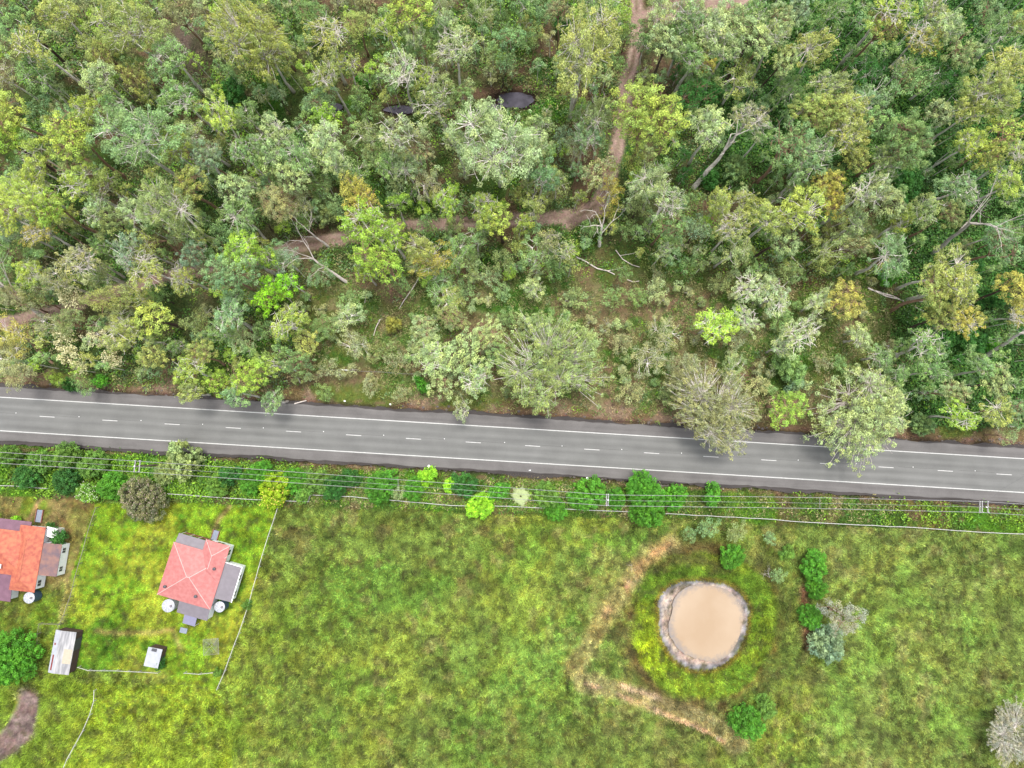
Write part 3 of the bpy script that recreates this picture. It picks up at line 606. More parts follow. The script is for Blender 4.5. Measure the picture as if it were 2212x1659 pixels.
# the woodland, surveyed crown by crown: x y radius colour [form]
WOOD = """275 62 72 K;533 92 84 K o;82 100 50 K;25 40 42 G;25 98 30 L;115 22 44 K;152 45 28 T f;388 32 42 T f;345 70 34 T f;375 120 48 G;212 165 44 L;240 122 34 K;190 102 28 K;
295 168 30 K;70 165 48 G f;14 165 36 T f;28 246 44 Y;90 240 28 B f;145 250 32 B;200 232 36 Y;213 262 28 T f;322 208 20 K;405 213 48 G;355 242 32 G;290 325 84 B;372 312 42 Y;150 298 56 Y;
80 335 30 Y;22 305 40 F;480 264 42 Y;430 292 42 O;446 336 34 U;532 338 36 G;535 246 30 G f;502 205 36 D d;262 226 28 G;176 18 26 T f;225 22 20 G f;
592 72 34 K o;703 84 50 K o;578 105 40 K;876 20 54 Y;850 76 38 Y;773 58 40 K f;910 80 34 L;963 55 30 L;985 122 52 L o;955 96 24 G;872 155 50 L o;914 112 28 G;1038 38 34 O f;1075 45 24 B f;
1090 90 30 B;1058 136 25 L f;1085 146 28 B f;715 165 38 K o;748 150 28 K o;928 166 30 Y o;703 205 40 B f;783 178 15 V d;785 216 24 G f;820 238 19 G f;958 224 52 O;695 252 30 F;
603 283 38 L;708 285 48 L;790 286 40 O f;873 280 54 L;915 325 32 T o;1076 305 98 L;992 312 36 L;992 205 32 G;573 326 34 G;673 326 34 G f;566 140 34 K o;790 12 28 T f;673 32 38 G f;578 30 28 T f;
965 15 30 T f;823 322 28 G f;603 212 24 U f;1121 15 28 G;1163 32 28 B f;1216 18 30 T o;1213 52 24 D d;1293 15 46 G;1338 30 36 F f;1256 105 86 K;1246 165 46 L o;1156 90 28 G f;1428 28 38 L;
1406 52 22 G;1496 32 44 L;1441 98 42 L;1483 64 38 G;1531 78 48 L;1571 50 44 L;1638 38 36 G;1618 85 48 L;1568 110 46 L;1496 118 44 G;1518 142 30 A o;1596 165 48 K f;1406 240 84 Y;
1303 238 40 O;1541 270 48 L;1618 250 44 T o;1176 280 28 L;1256 252 32 G f;1261 296 38 B;1218 302 26 U f;1356 66 26 G f;1323 132 24 G f;1396 96 22 G;1643 292 34 G;1143 322 44 L;
1673 42 34 L;1680 84 40 L;1738 22 34 U;1770 108 50 K;1803 28 34 G f;1920 18 56 Y o;1908 55 42 K o;1980 78 44 A o;2018 14 34 K o;2048 65 42 L;2070 102 38 L;2133 30 44 B f;2153 68 44 G f;
2203 50 34 K;2183 140 48 K;2133 190 58 K;2033 155 40 D f;1965 183 52 G f;1893 218 42 B f;1770 188 44 O;1763 250 56 K;1833 240 44 K;1908 262 44 G;1953 300 58 G;1820 296 48 K;1708 314 54 B;
1770 318 40 B;2020 238 34 L;2093 250 44 K;2095 308 36 Y;2183 288 48 Y o;2192 338 34 K o;1690 122 36 L;1858 160 36 D f;1945 152 28 T o;1506 205 46 D f;1500 165 30 G f;1700 190 30 G f;
45 395 35 Y;88 360 34 Y;160 355 48 O;162 400 46 Y;70 432 58 Y;218 402 30 K;15 467 40 Y;115 452 40 F;212 447 38 L;245 490 38 O;288 447 42 L;375 452 66 O;400 396 44 K;450 358 36 U;490 410 42 L;
515 467 44 G;542 402 24 L;425 540 32 U;265 537 40 U;308 535 42 K f;318 575 48 K o;88 502 42 A o;38 502 34 U f;58 585 34 Y;163 565 44 T o;213 545 24 G;113 604 42 T f;15 562 34 G f;225 596 34 O f;
388 590 34 K o;500 604 58 B;526 540 44 F;488 502 28 B f;238 648 46 K f;155 652 28 W f;300 644 34 K f;20 650 38 T f;88 654 30 O f;585 352 30 L;623 370 40 L;660 352 44 G;728 347 40 L;803 342 30 O f;
773 385 38 G f;848 357 30 G;880 362 34 L;860 398 28 L f;913 395 40 T f;965 447 34 F;608 445 54 T f;640 437 36 T f;770 418 48 A f;803 436 36 A o;708 455 34 O d;738 447 28 B f;813 484 56 F;853 518 38 F;
826 554 52 F;778 572 34 F;858 447 24 F;923 527 34 K;938 558 44 A f;983 547 38 G f;1053 447 42 Y;1084 470 42 Y;1028 518 36 G f;590 540 34 B f;563 552 28 F;615 560 34 U f;690 592 32 B f;
585 610 24 N;630 610 26 N;583 647 28 N;953 622 40 G f;1003 625 28 B f;1048 597 28 L f;1085 632 24 B f;973 652 38 K f;753 652 30 G f;1010 572 28 L f;1085 567 28 O f;
1166 352 30 B;1206 392 30 O f;1166 398 30 B;1278 387 14 Y;1316 365 15 Y;1248 420 17 K;1243 367 20 B;1293 358 42 T o;1326 420 34 A f;1126 420 18 K;1156 436 34 K f;1121 482 22 Y;1313 462 24 A f;
1371 357 28 K f;1421 397 48 L;1431 436 44 L o;1441 478 38 G o;1591 365 30 G d;1531 382 24 D d;1546 457 22 Y;1563 425 32 K;1593 487 42 K o;1613 437 32 K;1581 542 42 L f;1193 510 28 T o;
1218 540 30 T o;1156 552 42 G f;1118 543 24 K f;1151 500 26 B f;1266 500 20 G f;1461 525 22 B f;1431 545 22 L o;1416 592 20 T f;1413 624 28 L f;1156 627 28 L;1506 502 30 U f;1621 627 42 L o;
1753 357 52 B;1850 352 34 K;1908 358 40 O;1968 342 30 G;1788 392 36 A;1870 412 54 L;1908 442 44 L;1733 457 56 Y;1673 467 46 K;1800 448 34 A;1843 487 28 L;1850 524 28 T;1940 487 28 Y;2003 447 40 O;
2048 467 32 O;2068 397 44 B;1965 397 38 D d;1933 547 50 B;1920 590 28 V d;1795 540 42 O f;1773 572 24 K f;1683 516 38 L;2183 390 38 Y;2146 342 30 K;2160 540 44 B;2145 507 34 G;2196 502 24 G;
2033 584 54 K;2072 604 46 K;2020 636 52 K;2070 542 22 T f;2185 628 44 A;2145 642 30 D d;1765 655 34 L;1838 643 46 A;1678 640 44 L;25 724 44 A f;20 776 42 T f;150 690 34 O f;140 727 25 W f;
250 688 34 T f;333 686 48 Y;283 720 44 K;218 738 32 W f;160 768 26 W f;250 780 24 W f;330 762 34 K;345 790 28 B f;180 792 18 W f;438 775 34 K;413 800 40 Y;390 748 20 G;475 724 34 G f;
520 744 32 L f;533 804 42 F;520 849 30 B;472 836 28 F;405 845 28 K;218 824 16 V d;175 829 26 G f;150 830 14 D d;120 817 20 F f;50 809 34 T f;488 684 44 B;108 697 34 T f;628 703 44 Y;660 730 34 K;
748 683 36 L f;773 678 26 G f;850 703 17 A d;583 785 30 Y;640 778 30 G;590 860 28 B;560 830 26 G f;915 706 34 L;985 684 34 O o;1008 756 50 L;915 744 28 L;943 780 48 L;1053 726 38 L;1028 810 44 L;
1075 752 32 G;915 832 18 V d;958 835 30 L;995 880 24 L o;1185 800 112 O x;1132 706 34 L;1437 720 40 T f;1540 703 48 F;1616 690 34 L o;1533 893 98 T x;1280 745 28 L f;1723 730 50 L o;1680 752 26 L o;1854 729 28 L;
1706 799 38 G d;1715 830 20 U d;1897 768 30 G;1867 872 112 L x;1693 872 45 F;1993 746 48 G;2033 690 40 K;2085 690 38 A;2015 798 30 G;2059 842 34 L;2076 898 40 F;2141 828 44 O;2159 902 42 K;
2137 798 34 G;2198 880 34 B;2137 742 20 V d;2172 938 26 L f;2198 678 34 A o;2098 737 36 D d;1993 915 28 G d;1941 815 24 G;1810 782 20 G f;1771 778 26 T f;
1400 775 44 T f;1472 792 38 T f;1365 850 30 T f;1585 800 34 O f;1640 835 28 T f;1332 642 30 G f;1242 642 28 O f;702 802 30 T f;762 742 34 T f;822 764 30 O f;702 706 34 G f;862 786 30 T f;1345 745 26 T f;1500 842 30 T f;1440 860 26 O f;
1585 740 30 T f;1690 690 26 G f;1610 560 26 G f;1700 590 28 O f;1340 590 22 G f;1380 640 24 G f;800 830 24 T f;700 850 22 G f;870 850 22 T f;1095 690 24 G f;870 620 26 G f;1200 580 24 G f;1490 570 28 G f;1550 610 26 O f;1350 500 26 G f;1380 440 28 O f;1500 430 26 G f;1240 330 30 L f;930 480 28 G f;980 500 24 O f;660 480 26 G f;560 470 28 G f;690 400 30 G f;640 320 28 B f;760 310 26 G f;850 330 26 O f;400 500 32 L f;330 480 26 G f;460 560 28 G f;340 640 24 G f;430 700 30 O f;570 720 26 G f"""
# planted and self-sown growth on the road's southern side, the yards and the paddock
SOUTH = """22 985 26 G d;60 1022 30 D d;92 998 28 G d;148 985 32 G d;140 1036 30 D d;205 1002 32 G d;190 1062 24 W2 d;240 1052 32 V d;305 1080 50 R d;395 1000 42 O s;352 1022 24 O d;470 1052 24 G d;498 1030 22 D d;
545 1040 26 V d;596 1056 38 Y2 d;566 1016 26 V d;640 1036 28 V d;690 1040 30 G d;722 1054 28 D d;820 1048 36 V d;893 1058 26 V d;925 1030 20 N d;972 1046 16 N d;1003 1048 30 D d;1040 1092 32 N d;
1078 1060 22 V d;1125 1072 20 L p;1182 1068 30 G d;1202 1098 24 V d;1272 1066 40 V d;1328 1078 24 V d;1392 1062 44 V d;1402 1108 36 V d;1458 1076 30 V d;1540 1070 22 V d;760 1034 22 D d;655 1062 20 G d;
1525 1140 25 B f;1488 1156 18 B f;1586 1150 24 O f;1576 1204 27 V d;1660 1160 15 B f;1697 1193 15 G d;1672 1240 18 B f;1757 1224 32 V d;1764 1274 24 V d;1752 1329 26 V d;1826 1330 44 S f;1788 1388 42 U d;
1612 1552 36 V d;1652 1526 24 G d;535 1306 10 G d;20 1432 60 V d;36 1124 9 N d;128 1162 18 D d;112 1142 12 D d;346 1432 12 D d;470 1452 9 G d;800 1052 18 G d;860 1066 16 L f;2186 1592 60 S o"""
LAND = [('the creek pool', 1115, 215), ('the narrow creek water', 866, 236), ('the dirt track junction', 1300, 465), ('the forked bleached trunk', 1540, 350), ('the bare grey dead tree', 2110, 490),
 ('the white fallen branch', 1300, 580), ('the white-branched dead tree', 712, 560), ("the woodland's top left corner", 0, 0), ("the woodland's top right corner", 2212, 0), ('the steep dirt track', 1360, 130),
 ('the huge lime-yellow gum', 1406, 240), ('the huge sage gum below the creek', 1076, 305), ('the huge blue-green gum', 290, 325), ('the vivid vine-clad column', 783, 180), ('the broad khaki gum by the track', 1256, 105),
 ('the three bright lime crowns', 600, 620), ('the huge open olive crown', 1185, 800), ('the broad tan crown over the road', 1533, 893), ('the sprawling crown over the road', 1867, 872), ('the fallen grey branches', 1960, 640),
 ('the cream-blossomed trees', 180, 755), ('the broken twin dead trunk', 375, 545), ('the short white rail', 745, 799), ('the round mid-green tree', 1706, 799), ('the vivid golden tree', 1838, 643),
 ('the dark green thicket', 1965, 397), ('the leaning pale gum trunks', 2060, 345), ('the rust-red dead branches', 115, 785), ('the dirt track bend at far left', 30, 690), ('the big khaki gum top left', 533, 92)]
SLAND = [('the left power pole', 295, 1007), ('the middle power pole', 1312, 1078), ('the right power pole', 2125, 1095), ('the pink-roofed house', 430, 1240), ('the orange-roofed house', 40, 1220), ('the dam', 1520, 1348),
 ('the long white shed', 140, 1410), ('the small shed', 333, 1420), ('the corner of the front fence', 660, 1075), ('the purple-brown round tree', 305, 1080), ('the yellow-flowering shrub', 596, 1056), ('the pale palm', 1125, 1072), ('the white guide post', 927, 1008), ('the paddock at lower left', 250, 1560)]
DIRS = ['right of', 'above and right of', 'above', 'above and left of', 'left of', 'below and left of', 'below', 'below and right of']
ORD = ['nearest', 'second nearest', 'third nearest', 'fourth nearest', 'fifth nearest', 'sixth nearest', 'seventh nearest']
FORMW = {'f': 'fine-leaved', 'o': 'open-crowned', 'd': 'dense', 'x': 'sprawling', 's': 'spiky', 'p': 'frond-leaved', 'g': 'clumpy'}
entries = []
def parse(txt, wood):
    for it in txt.replace('\n', '').split(';'):
        t = it.split()
        if len(t) < 4: continue
        x, y, r = map(float, t[:3]); entries.append(dict(x=x, y=y, r=r, c=t[3], f=t[4] if len(t) > 4 else 'g', wood=wood))
parse(WOOD, True); parse(SOUTH, False)
for e in entries:
    lands = LAND if e['wood'] else SLAND
    ds = sorted((math.hypot(e['x'] - l[1], e['y'] - l[2]), l) for l in lands)
    d, l = ds[0] if ds[0][0] > 6 else ds[1]
    k = int(round(math.atan2(-(e['y'] - l[2]), e['x'] - l[1]) / (pi / 4))) % 8
    size = 'small' if e['r'] < 24 else 'medium' if e['r'] < 38 else 'large' if e['r'] < 60 else 'huge'
    noun = ('tree' if e['r'] > 22 else 'sapling') if e['wood'] else ('tree' if e['r'] > 40 or (e['y'] > 1110 and e['r'] > 22) else 'shrub')
    if e['f'] == 'p': noun = 'palm'
    if e['f'] == 'd' and e['wood'] and e['r'] < 30: noun = 'shrub'
    e['noun'] = noun
    w = WORD[e['c'][0]]
    if e['c'] == 'W2': w = 'white-flowering green'
    if e['c'] == 'Y2': w = 'yellow-flowering'
    e['base'] = f"{size} {w} {FORMW[e['f']]} {noun} {DIRS[k]} {l[0]}".replace('the vivid vine-clad column', 'the vine-clad column').replace('the broad tan crown over the road', 'the tan crown over the road'); e['d'] = d; e['lm'] = l[0]
byl = {}
for e in entries: byl.setdefault(e['base'], []).append(e)
for b_, es in byl.items():
    es.sort(key=lambda q: q['d'])
    if len(b_.split()) > (14 if len(es) > 1 else 16): b_ = b_.replace('fine-leaved ', '').replace('open-crowned ', '').replace('clumpy ', '').replace('mid-green ', 'green ')
    for i, e in enumerate(es): e['label'] = b_ + ((', ' + ORD[min(i, 6)]) if len(es) > 1 else '')

def place_tree(e, idx):
    rg = random.Random(idx * 7 + 3); x, y, r, f = e['x'], e['y'], e['r'], e['f']
    wood = e['wood']
    lot = wood and y > 590 and 640 < x < 1930
    r_m = r * mpp(y, 14 if wood else 3)
    if f in ('d', 's', 'p'):
        key = 'denseS' if r_m < 2.1 else 'denseM' if r_m < 3.9 else 'denseL'
        if f == 's': key = 'spikyM'
    elif f == 'f': key = 'fineS' if r_m < 2.6 else 'fineM' if r_m < 4.6 else 'fineL'
    elif f == 'o': key = 'openS' if r_m < 2.6 else 'openM' if r_m < 5.0 else 'openL'
    elif f == 'x': key = 'openX'
    else: key = 'gumS' if r_m < 2.7 else 'gumM' if r_m < 4.9 else 'gumL'
    pr = PROTO[key][idx % len(PROTO[key])]
    tr, cr, R, Ht, hc = pr
    # real height wanted
    if wood:
        if f in ('d', 's'): want = 2.5 + 1.3 * r_m
        elif lot and f == 'f': want = 2.2 + 1.0 * r_m
        elif lot: want = 5.0 + 1.25 * r_m
        elif f == 'f': want = 7.5 + 1.7 * r_m
        else: want = 11 + 1.9 * r_m
        if y > 650 and not lot: want *= .75
        want *= rg.uniform(.9, 1.12)
        if key == 'openX': want = 13.5
    else: want = 1.0 + 1.25 * r_m if f != 'f' else 1.5 + 1.6 * r_m
    sxy = r_m / R * 1.04; sz = want / Ht
    zc = hc * sz
    r2 = r * mpp(y, zc); sxy = r2 / R * (.98 if wood else 1.04)
    sz = max(sxy * .62, min(sz, sxy * 1.7)); zc = hc * sz
    p = at(x, y, zc)
    gz = float(height(np.array([p.x]), np.array([p.y]))[0])
    names = {'tree': ('understorey_tree' if f == 'f' else 'gum_tree') if wood else 'tree', 'sapling': 'sapling', 'shrub': 'shrub', 'palm': 'palm'}
    root = empty(names[e['noun']], (p.x, p.y, max(gz, -.3)), rg.uniform(0, 2 * pi)); root.rotation_euler.x = rg.uniform(-.07, .07) * wood; root.rotation_euler.y = rg.uniform(-.07, .07) * wood; el = rg.uniform(.8, 1.24) if wood else rg.uniform(.9, 1.1); root.scale = (sxy * el, sxy / el, sz)
    tag(root, e['label'], {'sapling': 'tree'}.get(e['noun'], e['noun']), (('fine-leaved understorey trees of the woodland' if f == 'f' else 'gum trees of the woodland') if e['noun'] in ('tree', 'sapling') else 'shrubs in the woodland') if wood else ('shrubs and trees south of the road' if e['noun'] != 'palm' else None))
    base = LEAFC[e['c'][0]]
    if not wood and f == 'd': base = {'G': (106, 146, 62), 'B': (88, 130, 72), 'V': (88, 150, 46)}.get(e['c'], base)
    if e['c'] == 'W2': base = (120, 170, 60)
    if e['c'] == 'Y2': base = (150, 186, 40)
    c = linA(base, KF); c = c * (1 + rg.uniform(-.12, .12)) * np.array([1 + rg.uniform(-.05, .05), 1, 1 + rg.uniform(-.08, .08)])
    t = bpy.data.objects.new('trunk', tr); COL.objects.link(t); t.parent = root
    k = bpy.data.objects.new('crown', cr); COL.objects.link(k); k.parent = root; k.color = (*[float(v) for v in c], 1)
    e['root'] = root
    if e['c'] in ('W2', 'Y2', 'W', 'R'):
        rng = np.random.default_rng(idx); me0 = cr; n = len(me0.vertices); co = np.empty(n * 3, np.float32); me0.vertices.foreach_get('co', co); co = co.reshape(-1, 4, 3).mean(1)
        co = co[co[:, 2] > hc]; m_ = min(int({'W2': 9, 'Y2': 5, 'W': 11, 'R': 12}[e['c']] * r), len(co)); co = co[rng.choice(len(co), m_, replace=False)]
        if e['c'] == 'Y2': co = co[co[:, 0] > -R * .2]
        nn = rng.normal(size=co.shape) * .4; nn[:, 2] += 1; nn /= np.linalg.norm(nn, axis=1, keepdims=True)
        fc = {'W2': (240, 240, 215), 'Y2': (240, 205, 110), 'W': (232, 226, 180), 'R': (188, 164, 158)}[e['c']]
        V = leaf_quads(co + [0, 0, .08], nn, .26, .2, rng); C = np.ones((len(V), 3)) * linA(fc, KF)
        bo = bpy.data.objects.new('blossom', np_mesh('blossom', V, 4, C, M_GRASS)); COL.objects.link(bo); bo.parent = root
i_ = 0
palms = []
for i_, e in enumerate(entries):
    if e['f'] == 'p': palms.append(e); continue
    place_tree(e, i_)
# the pale palm: arching fronds on a short stem
for e in palms:
    p = at(e['x'], e['y'], 1.2); root = empty('palm', (p.x, p.y, 0)); tag(root, 'pale frond-leaved palm on the verge between green shrubs, left of the middle power pole', 'palm')
    MB().tube([(0, 0, -.3), (.03, 0, .7), (0, .05, 1.3)], [.2, .16, .12], 8).build('trunk', M_BARK['dark'], root)
    rng = np.random.default_rng(5); Vs = []
    for k in range(16):
        a = 2 * pi * k / 16 + rng.uniform(-.2, .2); L = rng.uniform(1.5, 2.1)
        for s in np.linspace(.1, 1, 16):
            q = np.array([cos(a) * L * s, sin(a) * L * s, 1.3 + .9 * sin(s * 2.4) - .5 * s])
            for sd_ in (-1, 1):
                w = .5 * sin(pi * min(s + .1, 1)) + .08; t = np.array([-sin(a) * sd_, cos(a) * sd_, -.25]) * w; fw = np.array([cos(a), sin(a), 0])
                Vs += [q, q + fw * .07, q + t + fw * .3, q + t * .9 + fw * .2]
    V = np.array(Vs); fr = bpy.data.objects.new('fronds', np_mesh('fronds', V, 4, np.ones((len(V), 3)) * linA((176, 190, 136), KF), M_GRASS)); COL.objects.link(fr); fr.parent = root

# ------------------------------------------------------------------ dead trees, bare limbs and logs
def bare(mb, p, d, L, r, depth, rg, spread=.5, up=.1):
    n = 4; pts = [p]; rad = [r]; q = p.copy(); dd = d.normalized()
    for i in range(n):
        dd = (dd + Vector((rg.uniform(-1, 1), rg.uniform(-1, 1), rg.uniform(-.6, .8))) * .16 + Vector((0, 0, up * .1))).normalized()
        q = q + dd * L / n; pts.append(q.copy()); rad.append(r * (1 - .5 * (i + 1) / n))
    if depth == 0: rad[-1] = r * .15
    mb.tube(pts, rad, 6 if r > .1 else 4)
    if depth > 0:
        for k in range(rg.choice((2, 3, 3))):
            nd = (dd + Vector((rg.uniform(-1, 1), rg.uniform(-1, 1), rg.uniform(-.5, .7))) * spread * 1.4).normalized()
            bare(mb, pts[-1 if k < 2 else rg.choice((2, 3))], nd, L * rg.uniform(.5, .8), rad[-1] * .8, depth - 1, rg, spread, up)
DEAD = [  # base px, base z, tip px, tip z, radius, depth, seed, bark, name, label
 ((2014, 548), 0, (2095, 482), 15, .42, 4, 3, 'grey', 'dead_tree', 'bare grey dead tree with a dark leaning trunk and many forked branches, far right'),
 ((1498, 406), 0, (1562, 330), 11, .50, 2, 5, 'pale', 'dead_tree', 'thick bleached trunk leaning to the upper right with a forked broken top'),
 ((750, 610), 0, (678, 560), 7, .30, 4, 7, 'grey', 'dead_tree', 'white-branched dead tree sprawling below the dirt track, left of the lime-flecked crowns'),
 ((712, 535), 0, (668, 500), 7, .22, 4, 17, 'grey', 'dead_tree', 'thin white dead branches reaching over the dirt track'),
 ((412, 570), 0, (358, 520), 9, .26, 2, 8, 'rust', 'dead_tree', 'broken twin dead trunk standing above the dirt track at left'),
 ((270, 600), 0, (208, 560), 10, .22, 1, 9, 'grey', 'dead_tree', 'slender grey dead stem leaning left above the dirt track'),
 ((115, 785), 0, (80, 758), 3, .26, 4, 10, 'rust', 'dead_tree', 'rust-red dead branches spreading beside the cream-blossomed trees'),
 ((100, 690), 0, (10, 620), 11, .42, 3, 11, 'grey', 'dead_tree', 'big grey dead tree leaning over the dirt track at the left edge'),
 ((1294, 532), 0, (1300, 490), 6, .34, 3, 12, 'pale', 'dead_tree', 'forked pale dead trunk just below the dirt track junction'),
 ((200, 540), 0, (128, 492), 12, .22, 1, 14, 'rust', 'dead_tree', 'long thin brown stem leaning left through a dark gap'),
 ((1672, 1262), 0, (1660, 1240), 2, .09, 3, 16, 'grey', 'dead_tree', 'small grey dead branches beside the blue-green shrub above the dam'),
 ((1311, 700), 0, (1311, 698), 2.2, .08, 5, 18, 'grey', 'dead_shrub', 'silver-grey leafless shrub in the dry grass of the open block'),
 ((1365, 1222), 0, (1365, 1221), 1.2, .05, 4, 19, 'grey', 'dead_shrub', 'small grey leafless shrub beside the worn path by the dam'),
 ((2120, 775), 0, (2205, 720), 12, .38, 2, 20, 'grey', 'dead_tree', 'stout grey-brown trunk leaning right over dark growth near the right edge'),
 ((1930, 775), 0, (1985, 735), 8, .22, 3, 21, 'grey', 'dead_tree', 'dead limb with bare twigs over the shaded growth left of the round green crown'),
]
for (b0, z0, b1, z1, r, dep, seed, bk, nm, lb) in DEAD:
    A = at(*b0, z0 - .2); B = at(*b1, z1); mb = MB(); rg = random.Random(seed)
    n = 6; pts = []; rad = []
    for i in range(n + 1):
        t = i / n; pts.append(A.lerp(B, t) + Vector((rg.uniform(-1, 1), rg.uniform(-1, 1), 0)) * .12 * (i not in (0, n))); rad.append(r * (1.15 - .6 * t))
    mb.tube([p - A for p in pts], rad, 8)
    d = (B - A).normalized()
    for k in range(4 if dep >= 3 else 2 if dep > 0 else 0):
        nd = (d + Vector((rg.uniform(-1, 1), rg.uniform(-1, 1), rg.uniform(-.3, .6))) * .75).normalized()
        L = {5: 2.2, 4: 3.0, 3: 2.8, 2: 2.6, 1: 2.4}[dep] * min(1.9, max(.35, r * 4.6))
        bare(mb, pts[-1 if k < 3 else -3] - A, nd, L, rad[-1] * .75, dep - 1, rg, .55)
    o = mb.build(nm, M_BARK[bk]); o.location = A
    tag(o, lb, 'dead tree' if nm == 'dead_tree' else 'dead shrub', 'dead trees and dead shrubs')
LOGS = [([(1244, 555), (1262, 563), (1290, 580), (1312, 585), (1328, 593)], .17, 'white fallen branch lying in green undergrowth below the dirt track junction', [(1312, 585), (1330, 582), (1347, 577)]),
 ([(905, 600), (890, 625), (872, 650), (862, 668)], .13, 'long thin pale log on reddish soil right of the leaf-littered bare patch', None),
 ([(1330, 540), (1345, 560), (1365, 572), (1382, 577)], .10, 'grey branching deadfall right of the white fallen branch', [(1340, 552), (1365, 548), (1390, 540)]),
 ([(1355, 604), (1368, 609), (1381, 607)], .08, 'short white stick bent in the grass below the white fallen branch', None),
 ([(1875, 622), (1915, 640), (1955, 650), (2005, 652)], .15, 'upper of the fallen grey branches lying across the dark gap at right', [(1955, 650), (1975, 640), (1990, 636)]),
 ([(1880, 625), (1930, 640), (1970, 660), (1995, 672)], .15, 'lower of the fallen grey branches lying across the dark gap at right', None),
 ([(1702, 545), (1715, 560), (1740, 585)], .12, 'thin weathered log in the dry grass beneath the khaki trees', None),
 ([(820, 690), (812, 708), (807, 725)], .09, 'thin white fallen stick standing out on bare soil left of the golden shrub', [(812, 708), (822, 690), (828, 688)]),
 ([(790, 640), (788, 655)], .06, 'short pale stick upright of the bare earth patch', None),
 ([(558, 735), (566, 728)], .16, 'short weathered grey log lying at the woodland edge by the yellow crown', None),
 ([(636, 872), (662, 865)], .14, 'dark log lying on pink earth at the road verge', None),
 ([(1245, 815), (1260, 818)], .05, 'short dry stick in the grass right of the sprawling olive crown', None)]
for pts, r, lb, br in LOGS:
    P = [at(x, y, .25) for x, y in pts]; A = P[0].copy(); A.z = 0; mb = MB()
    mb.tube([p - A for p in P], [r * (1 - .5 * i / len(P)) for i in range(len(P))], 7)
    if br:
        Q = [at(x, y, .3 + .25 * i) for i, (x, y) in enumerate(br)]; mb.tube([p - A for p in Q], [r * .6, r * .4, r * .15], 6)
    o = mb.build('fallen_log', M_BARK['grey']); o.location = A; tag(o, lb, 'log', 'fallen branches and logs in the woodland')

# ------------------------------------------------------------------ undergrowth and grasses (uncountable)
def undergrowth():
    rng = np.random.default_rng(77); n = 58000
    mx = rng.uniform(-60, 2270, n); my = rng.uniform(-60, 920, n)
    nv = 8000; vx = rng.uniform(-40, 2260, nv) ; vy = road_y(vx, 76) + rng.uniform(0, 1, nv) * (1062 + vx * .036 - road_y(vx, 76))
    vk = (vx < 1520) | (rng.random(nv) < .3); vx, vy = vx[vk], vy[vk]
    keep = my < road_y(mx, -80 + 10 * rng.normal(size=n)); mx, my = np.concatenate([mx[keep], vx]), np.concatenate([my[keep], vy])
    for pts, w in ((TRACK_A, 14), (TRACK_B, 15), (TRACK_C, 26)):
        k = seg_dist(mx, my, pts) > w; mx, my = mx[k], my[k]
    for (cx, cy), rx, ry in POOLS:
        k = np.hypot((mx - cx) / rx, (my - cy) / ry) > 1.25; mx, my = mx[k], my[k]
    b = -(my - 829.5) / FPX; dy = b * cos(PITCH) + sin(PITCH); dz = b * sin(PITCH) - cos(PITCH); t = -H / dz
    x = (mx - 1106) / FPX * t; y = dy * t
    pres = N2(x, y, 7, 4); verge = my > road_y(mx, 0); lush = np.clip((mx - 1430) / 200, 0, 1) * (my < 420) + (mx > 1940) * (my < 950) + .45 * verge
    lot = (my > 600) & (mx > 640) & (mx < 1930)
    k = rng.random(len(x)) < np.clip(.45 + (pres - .5) * 3 + lush * .5 + lot * .15, .05, 1)
    x, y, mx, my, lush, lot, verge = x[k], y[k], mx[k], my[k], lush[k], lot[k], verge[k]
    z = height(x, y); base = ground_colour(x, y)
    s = rng.uniform(.3, 1.3, len(x)) * np.where(rng.random(len(x)) < .12, 1.6, 1) * np.where(lot, .62, 1); s = np.where(lush > .4, s * 1.4, s)
    green = linA((88, 132, 52)); olive = linA((122, 132, 74)); dark = linA((66, 112, 46)); blue = linA((104, 134, 92)); lime = linA((122, 164, 44)); tan_ = linA((160, 150, 108))
    pal = np.stack([green, olive, dark, blue, lime, tan_]) * 1.05; pw = np.array([.26, .24, .16, .16, .1, .08]); pi_ = rng.choice(6, len(x), p=pw)
    pi_ = np.where((lush > .5) & (rng.random(len(x)) < .8), rng.choice([0, 2, 2, 2], len(x)), pi_)
    pi_ = np.where(verge, rng.choice([0, 4, 4, 2, 4], len(x)), pi_)
    pi_ = np.where(lot & (rng.random(len(x)) < .6), rng.choice([1, 5, 5, 1, 0], len(x)), pi_)
    col = pal[pi_] * .8 + base * .2
    m = 20; N = len(x)
    d = rng.normal(size=(N, m, 3)); d[..., 2] = np.abs(d[..., 2]) * .8; d /= np.linalg.norm(d, axis=2, keepdims=True)
    P = np.stack([x, y, z + .05], 1)[:, None] + d * (s[:, None, None] * rng.uniform(.45, 1.1, (N, m, 1))) * np.array([1, 1, .9])
    nn = d * .6 + rng.normal(size=(N, m, 3)) * .5; nn[..., 2] += .6; nn /= np.linalg.norm(nn, axis=2, keepdims=True)
    P = P.reshape(-1, 3); nn = nn.reshape(-1, 3); sz = rng.uniform(.14, .34, len(P)) * np.repeat(np.clip(s, .6, 1.2), m)
    V = leaf_quads(P, nn, sz * 1.5, sz * .8, rng)
    C = np.repeat((col[:, None] * rng.uniform(.7, 1.35, (N, 1, 1)) * rng.uniform(.65, 1.4, (N, m, 1))).reshape(-1, 3), 4, axis=0) / KF
    o = bpy.data.objects.new('undergrowth', np_mesh('undergrowth', V, 4, C, M_GRASS)); COL.objects.link(o)
    tag(o, 'low green and tan scrub covering the woodland floor between the trees', 'undergrowth', kind='stuff')
undergrowth()

